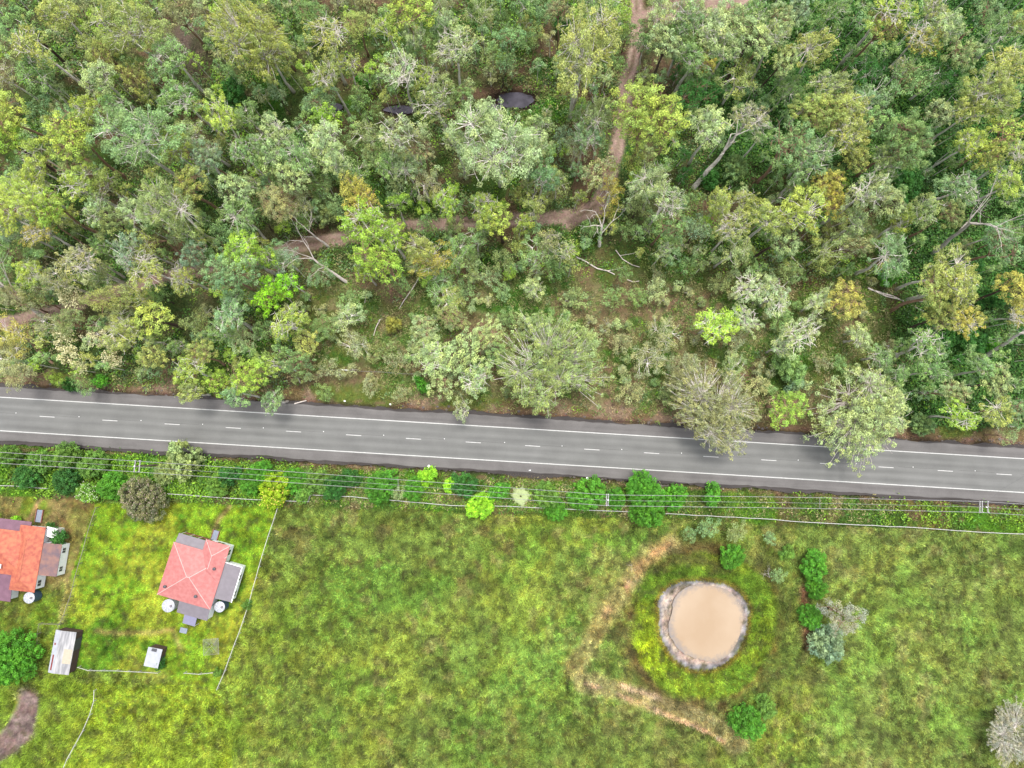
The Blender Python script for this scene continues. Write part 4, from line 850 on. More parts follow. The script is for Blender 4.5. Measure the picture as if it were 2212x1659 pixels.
def small_trees():
    """the multitude of slight regrowth trees that close the canopy between the larger ones"""
    rng = np.random.default_rng(501); placed = [(e['x'], e['y'], e['r']) for e in entries if e['wood']]; got = []
    tries = 0; Vs, Cs = [], []; mb = MB()
    while len(got) < 620 and tries < 14000:
        tries += 1; mx, my = rng.uniform(-40, 2250), rng.uniform(-40, 850)
        if my > road_y(mx, -105): continue
        a1 = np.array([mx]); a2 = np.array([my])
        if seg_dist(a1, a2, TRACK_A)[0] < 30 or seg_dist(a1, a2, TRACK_B)[0] < 28 or seg_dist(a1, a2, TRACK_C)[0] < 45: continue
        if any(np.hypot((mx - c[0]) / q1, (my - c[1]) / q2) < 2.2 for c, q1, q2 in POOLS): continue
        if any(x0 < mx < x1 and y0 < my < y1 for x0, y0, x1, y1 in ((1235, 545, 1400, 612), (2010, 440, 2190, 560), (1870, 610, 2010, 685), (640, 490, 770, 620), (1490, 320, 1580, 415), (850, 595, 910, 672))): continue
        lot = my > 600 and 640 < mx < 1930
        if lot and rng.random() < .45: continue
        if any((mx - q[0]) ** 2 + (my - q[1]) ** 2 < (q[2] * .62) ** 2 for q in placed): continue
        if any((mx - q[0]) ** 2 + (my - q[1]) ** 2 < 21 ** 2 for q in got): continue
        got.append((mx, my)); h = rng.uniform(2.0, 4.0) if lot else rng.uniform(4.5, 10.0); r = rng.uniform(.8, 1.5) if lot else rng.uniform(1.1, 2.1)
        p = np.array(at(mx, my, h * .8)); k = int(6 + r * 6)
        cs = []; rcs = []
        for _ in range(k):
            d = rng.normal(size=3); d /= np.linalg.norm(d); cs.append(np.array([p[0], p[1], h - r * .8]) + d * r * rng.uniform(.4, 1.0) * np.array([1, 1, .9])); rcs.append(rng.uniform(.32, .62))
        V, C = clump_leaves(cs, rcs, 170, .18, rng, tvar=.2)
        east = mx > 1930 or (mx > 1450 and my < 400)
        key = rng.choice(list('GLBOTFGK')) if not lot else rng.choice(list('TOGLT'))
        if east: key = rng.choice(list('GGDBG'))
        Vs.append(V); Cs.append(C * linA(LEAFC[key], KF) * rng.uniform(.85, 1.12))
        z0 = float(height(np.array([p[0]]), np.array([p[1]]))[0]); lx, ly = rng.normal(size=2) * .3
        mb.tube([(p[0] + lx, p[1] + ly, z0 - .2), (p[0] + lx * .4, p[1], h * .5), (p[0], p[1], h - r * .5)], [.09, .07, .04], 5)
        for c in cs[::2]: mb.tube([(p[0], p[1], h - r), tuple(c)], [.035, .012], 3, cap=False)
    V = np.concatenate(Vs); C = np.concatenate(Cs)
    o = bpy.data.objects.new('regrowth', np_mesh('regrowth', V, 4, C, M_GRASS)); COL.objects.link(o)
    tag(o, 'countless slight regrowth trees closing the gaps between the woodland crowns', 'regrowth', kind='stuff')
    st = mb.build('stem', M_BARK['pale'], o); st['kind'] = 'stuff'
small_trees()

def grass():
    rng = np.random.default_rng(99)
    def patch(name, n, box, cond, label, hmin, hmax, w, kcol=1.0, spread=1.0):
        mx = rng.uniform(box[0], box[2], n); my = rng.uniform(box[1], box[3], n)
        k = cond(mx, my); mx, my = mx[k], my[k]
        b = -(my - 829.5) / FPX; dy = b * cos(PITCH) + sin(PITCH); dz = b * sin(PITCH) - cos(PITCH); t = -H / dz
        x = (mx - 1106) / FPX * t; y = dy * t
        tall = N2(x, y, 6, 4); k = rng.random(len(x)) < np.clip(.75 + (tall - .5) * 3, .25, 1); x, y, tall = x[k], y[k], tall[k]
        z = height(x, y); c = ground_colour(x, y); N = len(x)
        # a swirling lie of the grass
        fl = N3(x, y, 10, 2) * 4 * pi; m = 3
        a = fl[:, None] + rng.normal(size=(N, m)) * 1.5; L = rng.uniform(hmin, hmax, (N, m)) * (.6 + tall[:, None] * .8)
        P0 = np.stack([x, y, z], 1)[:, None] + rng.normal(size=(N, m, 3)) * np.array([.1, .1, 0])
        dirv = np.stack([np.cos(a) * .75 * spread, np.sin(a) * .75 * spread, np.full_like(a, .65)], -1)
        tip = P0 + dirv * L[..., None]; side = np.stack([-np.sin(a), np.cos(a), np.zeros_like(a)], -1) * w
        V = np.stack([P0 - side, P0 + side, tip], 2).reshape(-1, 3)
        v = rng.uniform(.5, 1.9, (N, 1, 1)) * rng.uniform(.85, 1.15, (N, m, 1)); hue = rng.normal(size=(N, 1)) * .07
        cc = (c * np.concatenate([1 + hue, 1 + hue * .2, 1 - hue], 1))[:, None] * v
        C = np.repeat(cc.reshape(-1, 3), 3, axis=0) / (KG * kcol)
        o = bpy.data.objects.new(name, np_mesh(name, V, 3, C, M_GRASS)); COL.objects.link(o); tag(o, label, 'grass', kind='stuff')
    south = lambda mx, my: (my > road_y(mx, 66)) & ~yard_b(mx, my) & ~yard_a(mx, my) & (pond_d(mx, my) > 1) & (seg_dist(mx, my, [(60, 1520), (40, 1580), (5, 1610), (-60, 1640)]) > 30)
    patch('paddock_grass', 430000, (-60, 960, 2280, 1720), south, 'long yellow-green paddock grass south of the road', .3, .8, .065)
    yard = lambda mx, my: yard_b(mx, my) | yard_a(mx, my)
    patch('lawn_grass', 40000, (-60, 1040, 620, 1500), yard, 'short vivid green lawn around the houses', .12, .3, .05)
    north = lambda mx, my: (my < road_y(mx, -62)) & (seg_dist(mx, my, TRACK_A) > 13) & (seg_dist(mx, my, TRACK_B) > 13) & (seg_dist(mx, my, TRACK_C) > 20)
    patch('woodland_grass', 110000, (-60, -60, 2280, 970), north, 'dry and green grass between the woodland trees', .3, .8, .05)
    # reeds on the dam's mud margin
    reeds = lambda mx, my: (pond_d(mx, my) < -10) & (pond_d(mx, my) > -30) & (N4(mx, my, 14, 3) > .56)
    patch('dam_reeds', 9000, (1410, 1240, 1630, 1460), reeds, 'sparse green reeds in the grey mud ringing the dam', .2, .5, .03, 1.9)
grass()

# ------------------------------------------------------------------ buildings
M_PINK = mat('pink_tin_roof', lin((240, 146, 142), KA), .55, .05, 1.6, .3, col2=lin((246, 164, 158), KA))
M_ORANGE = mat('orange_tin_roof', lin((230, 122, 102), KA), .6, .07, 1.4, .3, col2=lin((248, 150, 112), KA * .95))
M_GREYR = mat('grey_tin_roof', lin((164, 156, 164), KA), .5, .08, 1.2, .3)
M_PURP = mat('weathered_purple_roof', lin((160, 118, 138), KA), .6, .12, 1.2, .3)
M_BROWNR = mat('rust_stained_roof', lin((150, 126, 136), KA), .6, .15, .9, .3, col2=lin((176, 132, 120), KA))
M_RIDGE = mat('ridge_capping', lin((255, 214, 208), KA * .8), .5, .05)
M_WALL = mat('white_weatherboard', (.84, .85, .86), .6, .05, 3)
M_GLASS = mat('window_glass', (.05, .06, .08), .12, .1, 1, .6)
M_DARK = mat('dark_metal', (.06, .06, .07), .5, .1)
M_CONC = mat('pale_concrete', lin((176, 186, 204), KA), .8, .12, 3)
M_BRICK = mat('brick_edging', lin((190, 128, 108), KA), .85, .2, 5)
M_TANK = mat('tank_roof', lin((226, 230, 238), KA), .4, .08, 1.5)
M_TANKB = mat('tank_side', lin((96, 124, 150), KA), .4, .1, 1.5)
M_BROWNW = mat('brown_shed_wall', lin((124, 98, 92), KA), .75, .15, 1.5)
M_TIMBER = mat('weathered_timber', lin((184, 174, 162), KA), .85, .2, 3)
M_WIRE = mat('fence_wire', lin((200, 198, 196), KA), .5, .05, 3, .4)

def corrugated(name, base, c2, axis, scale=.32):
    m, nt, n, p = new_mat(name)
    tc = n.new('ShaderNodeTexCoord'); w = n.new('ShaderNodeTexWave'); w.bands_direction = axis; w.inputs['Scale'].default_value = 1 / scale / 2; w.inputs['Distortion'].default_value = 0
    no = n.new('ShaderNodeTexNoise'); no.inputs['Scale'].default_value = 1.0; mp = n.new('ShaderNodeMapping'); mp.inputs['Scale'].default_value = (2.2, .35, 1) if axis == 'X' else (.35, 2.2, 1)
    nt.links.new(tc.outputs['Object'], w.inputs['Vector']); nt.links.new(tc.outputs['Object'], mp.inputs[0]); nt.links.new(mp.outputs[0], no.inputs['Vector'])
    r = n.new('ShaderNodeValToRGB'); r.color_ramp.elements[0].position = .35; r.color_ramp.elements[1].position = .62; r.color_ramp.elements[0].color = (*base, 1); r.color_ramp.elements[1].color = (*c2, 1)
    nt.links.new(no.outputs[0], r.inputs[0]); nt.links.new(r.outputs[0], p.inputs['Base Color']); p.inputs['Roughness'].default_value = .45
    b = n.new('ShaderNodeBump'); b.inputs['Strength'].default_value = .5; b.inputs['Distance'].default_value = .03; nt.links.new(w.outputs[0], b.inputs['Height']); nt.links.new(b.outputs[0], p.inputs['Normal'])
    return m
M_SHEDR = corrugated('corrugated_shed_roof', lin((176, 176, 180), KA), lin((236, 234, 234), KA), 'X')

def hip(mb, x0, y0, x1, y1, z, rise, th=.12):
    """hipped roof on a rectangle, with a closed soffit"""
    w, h = x1 - x0, y1 - y0
    if w < h: r0 = ((x0 + x1) / 2, y0 + w / 2); r1 = ((x0 + x1) / 2, y1 - w / 2)
    else: r0 = (x0 + h / 2, (y0 + y1) / 2); r1 = (x1 - h / 2, (y0 + y1) / 2)
    v = [(x0, y0, z), (x1, y0, z), (x1, y1, z), (x0, y1, z), (*r0, z + rise), (*r1, z + rise)]
    v += [(x0, y0, z - th), (x1, y0, z - th), (x1, y1, z - th), (x0, y1, z - th)]
    if w < h: f = [(0, 1, 4), (1, 2, 5, 4), (2, 3, 5), (3, 0, 4, 5)]
    else: f = [(0, 1, 5, 4), (1, 2, 5), (2, 3, 4, 5), (3, 0, 4)]
    f += [(9, 8, 7, 6), (0, 6, 7, 1), (1, 7, 8, 2), (2, 8, 9, 3), (3, 9, 6, 0)]
    mb.add(v, f); lines = []
    ends = [(0, 4), (1, 4), (2, 5), (3, 5), (4, 5)] if w < h else [(0, 4), (3, 4), (1, 5), (2, 5), (4, 5)]
    return [(Vector(v[a]), Vector(v[b])) for a, b in ends]
def ridge_caps(lines, parent, m, r=.09):
    mb = MB()
    for a, b in lines: mb.tube([a, b], r, 6)
    mb.build('ridge_cap', m, parent)
def lean(mb, x0, y0, x1, y1, z00, z10, z11, z01, th=.08):
    v = [(x0, y0, z00), (x1, y0, z10), (x1, y1, z11), (x0, y1, z01)]; v += [(a, b, c - th) for a, b, c in v]
    mb.add(v, [(0, 1, 2, 3), (7, 6, 5, 4), (0, 4, 5, 1), (1, 5, 6, 2), (2, 6, 7, 3), (3, 7, 4, 0)])
def window(parent, c, w, h, nx):   # on a wall whose outward normal is (+x) or (-y) etc
    x, y, z = c
    if abs(nx[0]): fr = MB().box((x + nx[0] * .03, y, z), (.06, w + .14, h + .14)); gl = MB().box((x + nx[0] * .075, y, z), (.03, w, h)); mu = MB().box((x + nx[0] * .10, y, z), (.025, .05, h))
    else: fr = MB().box((x, y + nx[1] * .03, z), (w + .14, .06, h + .14)); gl = MB().box((x, y + nx[1] * .075, z), (w, .03, h)); mu = MB().box((x, y + nx[1] * .10, z), (.05, .025, h))
    f = fr.build('window', M_WHITE, parent); gl.build('pane', M_GLASS, f); mu.build('mullion', M_WHITE, f)
def T1(tx, ty): return tx * .2464, 950 + ty * .2464       # tile readings to survey pixels
def T2(tx, ty): return tx * .2464, 1323.6 + ty * .2464

# house with the pink roof
def local(o_px, rz, z, pts):
    O = at(*o_px, z)
    out = []
    for q in pts:
        d = at(*q, z) - O; out.append((d.x * cos(rz) + d.y * sin(rz), -d.x * sin(rz) + d.y * cos(rz)))
    return O, out
rz = radians(-15.5); ZE = 3.3
O, L = local(T1(1700, 1180), rz, ZE, [T1(1525, 895), T1(1365, 1385), T1(1850, 1460), T1(2020, 935), T1(1810, 870), T1(1775, 965)])
house = empty('house', (O.x, O.y, 0), rz); tag(house, 'house with a pale pink hipped roof and grey side roofs in the green yard', 'house')
x0 = (L[0][0] + L[1][0]) / 2; x1 = (L[2][0] + L[3][0]) / 2; y0 = (L[1][1] + L[2][1]) / 2; y1 = L[0][1]; yt = (L[3][1] + L[4][1]) / 2; xn = (L[4][0] + L[5][0]) / 2
MB().box(((x0 + x1) / 2, (y0 + y1) / 2, 1.55), (x1 - x0 - .9, y1 - y0 - .9, 3.25)).box(((xn + x1) / 2, (y1 + yt) / 2 - .4, 1.54), (x1 - xn - .9, yt - y1 + .0, 3.2)).build('wall', M_WALL, house)
mb = MB(); ln = hip(mb, x0, y0, x1, y1, ZE, 1.7); ln2 = hip(mb, xn, y0 + 5, x1 + .02, yt, ZE + .01, 1.15)
mb.build('roof', M_PINK, house); ridge_caps(ln + [ln2[2], ln2[3], ln2[4]], house, M_RIDGE, .07)
mb = MB(); lean(mb, x0 + .2, y1 - .4, xn, y1 + 1.75, 3.22, 3.22, 2.7, 2.7); mb.build('verandah_roof', M_GREYR, house)
MB().box(((x0 + xn) / 2, y1 + 1.6, .45), (xn - x0 - .5, .08, .9)).build('verandah_rail', M_BRICK, house)
for k in range(4): MB().box((x0 + .4 + (xn - x0 - .7) * k / 3, y1 + 1.6, 1.3), (.1, .1, 2.7)).build('post', M_WHITE, house)
xr = x1 + 3.2; yr0 = y0 + 2.2; yr1 = yr0 + 6.9
mb = MB(); lean(mb, x1 - .25, yr0, xr, yr1, 3.15, 2.65, 2.65, 3.15); mb.build('side_roof', M_GREYR, house)
MB().box(((x1 + xr) / 2 - .15, (yr0 + yr1) / 2, 1.3), (xr - x1 - .2, 6.5, 2.6)).build('side_wall', M_WALL, house)
MB().box((xr + .05, (yr0 + yr1) / 2, 2.62), (.16, yr1 - yr0 + .1, .14)).box((xr - 1.6, yr1 + .06, 2.92), (3.3, .14, .14)).build('gutter', M_WHITE, house)
xb0, xb1 = x0 + 4.4, x1 - .2
mb = MB(); lean(mb, xb0, y0 - 2.4, xb1, y0 + .35, 2.6, 2.6, 3.15, 3.15); mb.build('rear_roof', M_GREYR, house)
MB().box(((xb0 + xb1) / 2, y0 - .95, 1.28), (xb1 - xb0 - .3, 2.5, 2.55)).build('rear_wall', M_WALL, house)
mb = MB(); lean(mb, xb0 + 1.5, y0 - 4.2, xb0 + 4.0, y0 - 2.3, 2.1, 2.1, 2.4, 2.4); mb.build('awning', mat('awning_sheet', lin((176, 174, 206), KA), .5, .05), house)
for xx in (xb0 + 1.6, xb0 + 3.9): MB().box((xx, y0 - 4.1, 1.0), (.08, .08, 2.0)).build('awning_post', M_WHITE, house)
for q in (T1(1895, 1125), T1(1735, 1365), T1(1462, 1280)):
    _, (v_,) = local(T1(1700, 1180), rz, 4.0, [q])
    zz = 3.3 + 1.7 * min(1, min(v_[0] - x0, x1 - v_[0], v_[1] - y0, y1 - v_[1]) / ((min(x1 - x0, y1 - y0)) / 2))
    MB().tube([(v_[0], v_[1], zz - .2), (v_[0], v_[1], zz + .25), (v_[0], v_[1], zz + .3), (v_[0], v_[1], zz + .55), (v_[0], v_[1], zz + .62)], [.14, .14, .28, .28, .1], 12).build('roof_vent', M_DARK, house)
for yy in (yr0 + 1.4, yr0 + 4.6): window(house, (xr - .15 - .1, yy, 1.5), 1.1, 1.0, (1, 0))
window(house, (x1 - .45, yt - 1.6, 1.7), 1.0, 1.1, (1, 0)); window(house, ((xn + x1) / 2, yt - .4, 1.7), 1.4, 1.1, (0, 1))
window(house, (x0 + .45, (y0 + y1) / 2, 1.7), 1.4, 1.1, (-1, 0)); window(house, (x0 + .45, y1 - 2.2, 1.7), 1.4, 1.1, (-1, 0))
MB().box((xn + .3, y1 + 2.6, .15), (1.1, 1.9, .3)).build('step', M_CONC, house); MB().box((xn - .3, y1 + 2.6, .2), (.1, 2.2, .5)).box((xn + .95, y1 + 2.6, .2), (.1, 2.2, .5)).build('step_edging', M_BRICK, house)

# house with the orange roof, cut by the picture edge
rz = radians(-6.5); ZE = 3.2
O, L = local(T1(240, 1050), rz, ZE, [T1(160, 750), T1(385, 760), T1(320, 1335), T1(95, 1325), T1(0, 790), T1(0, 1155)])
h2 = empty('house', (O.x, O.y, 0), rz); tag(h2, 'house with an orange-red roof and purple-grey verandah roofs at the left edge', 'house')
x1 = (L[1][0] + L[2][0]) / 2; x0 = x1 - 15; xa = (L[0][0] + L[3][0]) / 2; yt = (L[0][1] + L[1][1]) / 2; yb = (L[2][1] + L[3][1]) / 2; yl1 = L[4][1] + .2; yl0 = L[5][1] - .4
MB().box(((xa + x1) / 2, (yt + yb) / 2, 1.5), (x1 - xa - .8, yt - yb - .9, 3.1)).box(((x0 + xa) / 2, (yl0 + yl1) / 2, 1.49), (xa - x0, yl1 - yl0 - .9, 3.05)).build('wall', M_WALL, h2)
mb = MB(); ln = hip(mb, xa, yb, x1, yt, ZE, 1.3); ln2 = hip(mb, x0, yl0, xa + 2.6, yl1, ZE + .01, 1.7); mb.build('roof', M_ORANGE, h2)
ridge_caps([ln[4], ln2[4]], h2, mat('orange_ridge', lin((250, 150, 120), KA), .5, .05), .08)
mb = MB(); lean(mb, x0, yl1 - .3, xa + 1.7, yl1 + 1.9, 3.12, 3.12, 2.6, 2.6); mb.build('verandah_roof', M_PURP, h2)
mb = MB(); lean(mb, x0, yl0 - 5.2, xa + .2, yl0 + .3, 2.5, 2.5, 3.1, 3.1); mb.build('rear_roof', M_PURP, h2)
MB().box(((x0 + xa) / 2, yl0 - 2.4, 1.2), (xa - x0 - .4, 4.9, 2.4)).build('rear_wall', M_WALL, h2)
O2, LL = local(T1(240, 1050), rz, 2.7, [T1(390, 912), T1(520, 915), T1(482, 1205), T1(342, 1190)])
a0, a1, c0, c1 = x1 - .2, (LL[1][0] + LL[2][0]) / 2, (LL[2][1] + LL[3][1]) / 2, (LL[0][1] + LL[1][1]) / 2
mb = MB(); lean(mb, a0, c0, a1, c1, 3.1, 2.6, 2.6, 3.1); mb.build('side_roof', M_BROWNR, h2)
MB().box(((a0 + a1) / 2 - .05, (c0 + c1) / 2, 1.28), (a1 - a0 - .1, c1 - c0 - .2, 2.5)).build('side_wall', M_WALL, h2)
for yy in (c0 + 1.3, c1 - 1.3): window(h2, (a1 - .1, yy, 1.6), .9, .9, (1, 0))
window(h2, (x1 - .4, yb + 1.5, 1.7), 1.1, .9, (1, 0))
MB().box((x1 + .7, yt - .9, 1.1), (1.9, 1.4, 2.2)).build('porch', M_WHITE, h2)
mb = MB(); mb.prism([(x1 - .3, yt + .1), (x1 + 1.4, yt - .1), (x1 + 2.2, yt - .9), (x1 + 1.2, yt - 2.0), (x1 - .3, yt - 1.7)], 2.3, 2.38); mb.build('porch_roof', M_WHITE, h2)
_, (v_,) = local(T1(240, 1050), rz, 4.0, [T1(30, 1100)]); MB().box((v_[0], v_[1], 4.35), (.7, .8, .2)).build('skylight', M_WHITE, h2)
_, (v_,) = local(T1(240, 1050), rz, 0, [T1(250, 690)]); MB().box((v_[0], v_[1], .12), (1.1, 2.4, .24)).build('step', M_CONC, h2); MB().box((v_[0] + .65, v_[1], .2), (.12, 2.6, .4)).box((v_[0] - .65, v_[1], .2), (.12, 2.6, .4)).build('step_edging', M_BRICK, h2)

def tank(px, z, r, lb, side):
    p = at(*px, z); t = empty('water_tank', (p.x, p.y, 0)); tag(t, lb, 'water tank', 'rainwater tanks beside the houses')
    mb = MB(); zs = np.linspace(0, z, 13); mb.tube([(0, 0, a) for a in zs], [r * (1 + .012 * (i % 2)) for i in range(13)], 28); mb.build('tank_body', side, t)
    n = 28; mb = MB(); mb.add([(0, 0, z + .32)] + [(r * 1.04 * cos(2 * pi * k / n), r * 1.04 * sin(2 * pi * k / n), z + .01) for k in range(n)], [(0, k + 1, (k + 1) % n + 1) for k in range(n)]); lid = mb.build('tank_lid', M_TANK, t)
    mb = MB()
    for k in range(8): mb.tube([(0.1 * cos(k * pi / 4), .1 * sin(k * pi / 4), z + .33), (r * cos(k * pi / 4), r * sin(k * pi / 4), z + .04)], .02, 4)
    mb.build('lid_rib', M_WHITE, lid); MB().tube([(r * .5, 0, z + .1), (r * .5, 0, z + .3)], .22, 12).build('hatch', M_GREYR, t)
tank(T1(255, 1385), 2.2, 1.05, 'white-topped water tank with a dark blue side below the orange-roofed house', M_TANKB)
tank(T1(1475, 1455), 1.9, 1.2, 'broad white water tank at the lower left corner of the pink-roofed house', M_TANK)
tank(T1(1925, 1465), 2.0, 1.0, 'white ribbed water tank at the lower right corner of the pink-roofed house', M_TANKB)

# sheds
def shed(px, rz, w, l, h, lb, lid=True):
    p = at(*px, h); s = empty('shed', (p.x, p.y, 0), rz); tag(s, lb, 'shed', 'backyard sheds')
    MB().box((0, 0, h / 2 - .05), (w - .2, l - .2, h - .1)).build('wall', M_BROWNW, s)
    return s
s1 = shed(T2(545, 347), radians(-7.5), 3.9, 7.9, 2.4, 'long white corrugated shed with a rust-streaked edge and brown wall')
mb = MB(); lean(mb, -.9, -4.0, 2.0, 4.0, 2.62, 2.35, 2.35, 2.62); mb.build('roof', M_SHEDR, s1)
mb = MB(); lean(mb, -2.0, -4.0, -.93, 4.0, 2.4, 2.6, 2.6, 2.4); r_ = mb.build('roof', M_TANK, s1); r_['label'] = 'narrow white roof side with red rust'
mb = MB(); lean(mb, -1.65, -3.5, -1.35, -.6, 2.47, 2.525, 2.525, 2.47, .05); lean(mb, -1.75, 1.2, -1.45, 1.6, 2.452, 2.508, 2.508, 2.452, .05); mb.v = [(a, b, c + .012) for a, b, c in mb.v]; mb.build('rust_streak', mat('rust', lin((170, 70, 66), KA), .8, .3, 2), s1)
mb = MB(); lean(mb, .35, -2.0, 1.9, .7, 2.5 + .02, 2.36 + .02, 2.36 + .02, 2.5 + .02); mb.build('cream_sheet', mat('cream_sheet', lin((240, 226, 200), KA), .5, .05), s1)
MB().box((1.93, 1.5, 1.1), (.05, 2.2, 2.0)).build('door', M_DARK, s1)
s2 = shed(T2(1345, 392), radians(-12), 2.6, 3.6, 2.2, 'small white-roofed shed with a brown wall in the green yard')
mb = MB(); lean(mb, -1.35, -1.8, 1.35, 1.8, 2.45, 2.25, 2.25, 2.45); mb.build('roof', M_TANK, s2); MB().box((1.22, -.3, 1.0), (.05, .9, 1.9)).build('door', M_DARK, s2)
MB().box((-.1, 1.45, 2.48), (.9, .5, .16)).build('roof_vent', M_DARK, s2)
# stone step left behind the house, a low slab
p = at(*T2(1610, 155), .1); MB().box((0, 0, .1), (1.4, 1.0, .2), radians(-12)).build('concrete_slab', M_CONC).location = (p.x, p.y, 0)
tag(bpy.data.objects['concrete_slab'], 'small grey concrete slab on the lawn below the pink-roofed house', 'slab')

# rotary clothesline
p = at(456, 1397, 2.0); cl = empty('clothesline', (p.x, p.y, 0), radians(5)); tag(cl, 'square rotary clothesline with concentric wires on the lawn', 'clothesline')
MB().tube([(0, 0, 0), (0, 0, 2.1)], .03, 8).build('post', M_WIRE, cl)
for k in range(4):
    a = pi / 4 + k * pi / 2; MB().tube([(0, 0, 1.75), (2.1 * cos(a), 2.1 * sin(a), 2.1)], .025, 6).build('arm', M_WIRE, cl)
mb = MB()
for q in (.7, .95, 1.2, 1.45, 1.7, 1.95, 2.1):
    z = 1.76 + .34 * q / 2.1; c = [(q * cos(pi / 4 + k * pi / 2), q * sin(pi / 4 + k * pi / 2), z) for k in range(5)]; mb.tube(c, .03, 4, cap=False)
mb.build('line_wire', M_WIRE, cl)

# ------------------------------------------------------------------ fences
def fence(pts, lb, spacing=2.6, h=1.15, rail=.035, wires=(.35, .7), postr=.07, m=None, name='fence'):
    m = m or M_TIMBER; P = [at(x, y, h) for x, y in pts]; P = [Vector((p.x, p.y, 0)) for p in P]; O = P[0]
    f = empty(name, O); tag(f, lb, 'fence', 'fences of the yards and paddock'); rg = random.Random(len(pts) + int(pts[0][0]))
    segs = []; posts = []
    for a, b in zip(P[:-1], P[1:]):
        L = (b - a).length; n = max(1, int(round(L / spacing)))
        for k in range(n): posts.append(a.lerp(b, k / n))
    posts.append(P[-1]); posts = [q + Vector((rg.uniform(-.05, .05), rg.uniform(-.05, .05), 0)) for q in posts]
    hs = [h + rg.uniform(-.03, .05) for _ in posts]
    for q, hh in zip(posts, hs):
        c = q - O; MB().tube([(c.x, c.y, -.3), (c.x + rg.uniform(-.03, .03), c.y, hh * .6), (c.x, c.y, hh + .1)], [postr, postr, postr * .9], 7).build('post', m, f)
    top = MB().tube([q - O + Vector((0, 0, hh)) for q, hh in zip(posts, hs)], rail, 5); top.build('top_rail', M_WIRE if rail < .03 else m, f)
    for wz in wires: MB().tube([q - O + Vector((0, 0, wz)) for q in posts], .008, 3).build('wire', M_WIRE, f)
    return f
M_FP = mat('pale_fence_paint', lin((236, 234, 228), KA * .8), .7, .12, 3)
fence([(207, 1096), (194, 1135), (178, 1190), (162, 1245), (150, 1290), (137, 1330), (127, 1350)], 'weathered grey fence between the two house yards', 2.4, 1.2, .06)
fence([(602, 1087), (592, 1120), (578, 1160), (566, 1200), (552, 1250), (538, 1300), (524, 1345), (505, 1395), (485, 1450), (468, 1490)], 'pale wire fence right of the pink-roofed house, running down the paddock edge', 2.9, 1.2, .06, m=M_FP)
fence([(670, 1069), (760, 1073), (860, 1082), (980, 1092), (1100, 1094), (1230, 1100), (1370, 1106), (1445, 1110), (1560, 1116), (1640, 1120), (1740, 1128), (1860, 1134), (1980, 1140), (2090, 1148), (2212, 1154), (2330, 1160)], 'long pale paddock fence below the roadside shrubs', 2.85, 1.2, .065, m=M_FP)
fence([(363, 1067), (410, 1070), (470, 1075), (540, 1079), (600, 1081), (666, 1084), (670, 1069)], 'front fence above the pink-roofed house yard', 2.6, 1.15, .065, m=M_FP)
fence([(168, 1442), (190, 1449), (250, 1449), (300, 1452), (340, 1454)], 'low pale rail fence below the yard, starting at the long shed', 2.6, 1.0, .05, m=M_FP)
fence([(398, 1454), (430, 1457), (459, 1453)], 'short stretch of pale rail fence at the yard corner', 2.4, 1.0, .05, m=M_FP)
fence([(203, 1492), (202, 1515), (193, 1545), (178, 1580), (160, 1613), (145, 1640), (130, 1675)], 'wandering pale fence in the lower left paddock', 2.6, 1.1, .065, m=M_FP)
fence([(-20, 1048), (30, 1050), (100, 1055)], 'white fence at the top left of the orange-roofed house yard', 2.6, 1.1, .06, m=M_FP)
fence([(80, 1395), (81, 1370), (84, 1348), (124, 1349), (127, 1366)], 'small grey pen fence above the long shed', 2.0, 1.1, .045)
fence([(690, 798), (745, 800), (800, 802), (860, 806), (910, 808), (940, 810)], 'old brown wire fence across the dry grass of the open block', 3.4, 1.1, .02)
p0 = at(736, 799, .9); p1 = at(754, 800, .9)
rl_ = MB().tube([(0, 0, .0), p1 - p0], .12, 8).tube([(0, 0, 0), (0, 0, -.95)], .06, 6).tube([p1 - p0, p1 - p0 - Vector((0, 0, .95))], .06, 6).build('guard_rail', M_WHITE); rl_.location = p0
tag(rl_, 'short white rail on posts in the open block', 'rail')

# ------------------------------------------------------------------ power line
M_POLE = mat('pole_timber', lin((168, 148, 134), KA), .85, .15, 1.5, stretch=(3, 3, .4))
M_ARM = mat('crossarm', lin((226, 222, 220), KA), .6, .1)
M_INS = mat('insulator', (.55, .56, .58), .25, .05)
HP = 9.0
wtop = [(-60, 972), (0, 977), (295, 996), (545, 1013), (860, 1036), (1312, 1069), (1635, 1073), (1771, 1075), (2115, 1083), (2290, 1094)]
def wire_y(px, off): return np.interp(px, [w[0] for w in wtop], [w[1] for w in wtop]) + off
def pole(px, py, basepx, arms, lb):
    T = at(px, py, HP); B = at(*basepx, 0); t = empty('power_pole', (T.x, T.y, 0), 0); tag(t, lb, 'power pole', 'timber power poles')
    MB().tube([(B.x - T.x) * 0 * Vector((1, 0, 0)) + Vector((0, 0, -.5)), (0, 0, HP * .5), (0, 0, HP + .3)], [.21, .18, .14], 12, ).build('pole', M_POLE, t)
    for dx, hz in arms:
        a = MB().box((dx, 0, hz), (.14, 2.25, .14), radians(-4)).build('crossarm', M_ARM, t)
        for yy in (-1.0, .1, 1.0): MB().tube([(dx, yy, hz + .05), (dx, yy, hz + .16), (dx, yy, hz + .28)], [.05, .09, .05], 8).build('insulator', M_INS, a)
    MB().tube([(0, 0, HP + .28), (0, 0, HP + .5)], [.14, .1], 8).build('pole_cap', M_WHITE, t)
pole(293, 1007, (335, 1012), ((-.15, HP), (.75, HP - .02)), 'left power pole with twin crossarms between the roadside shrubs')
pole(1313, 1080, (1300, 1088), ((-.25, HP), (.15, HP - .5)), 'middle power pole with crossarms beside bright green shrubs')
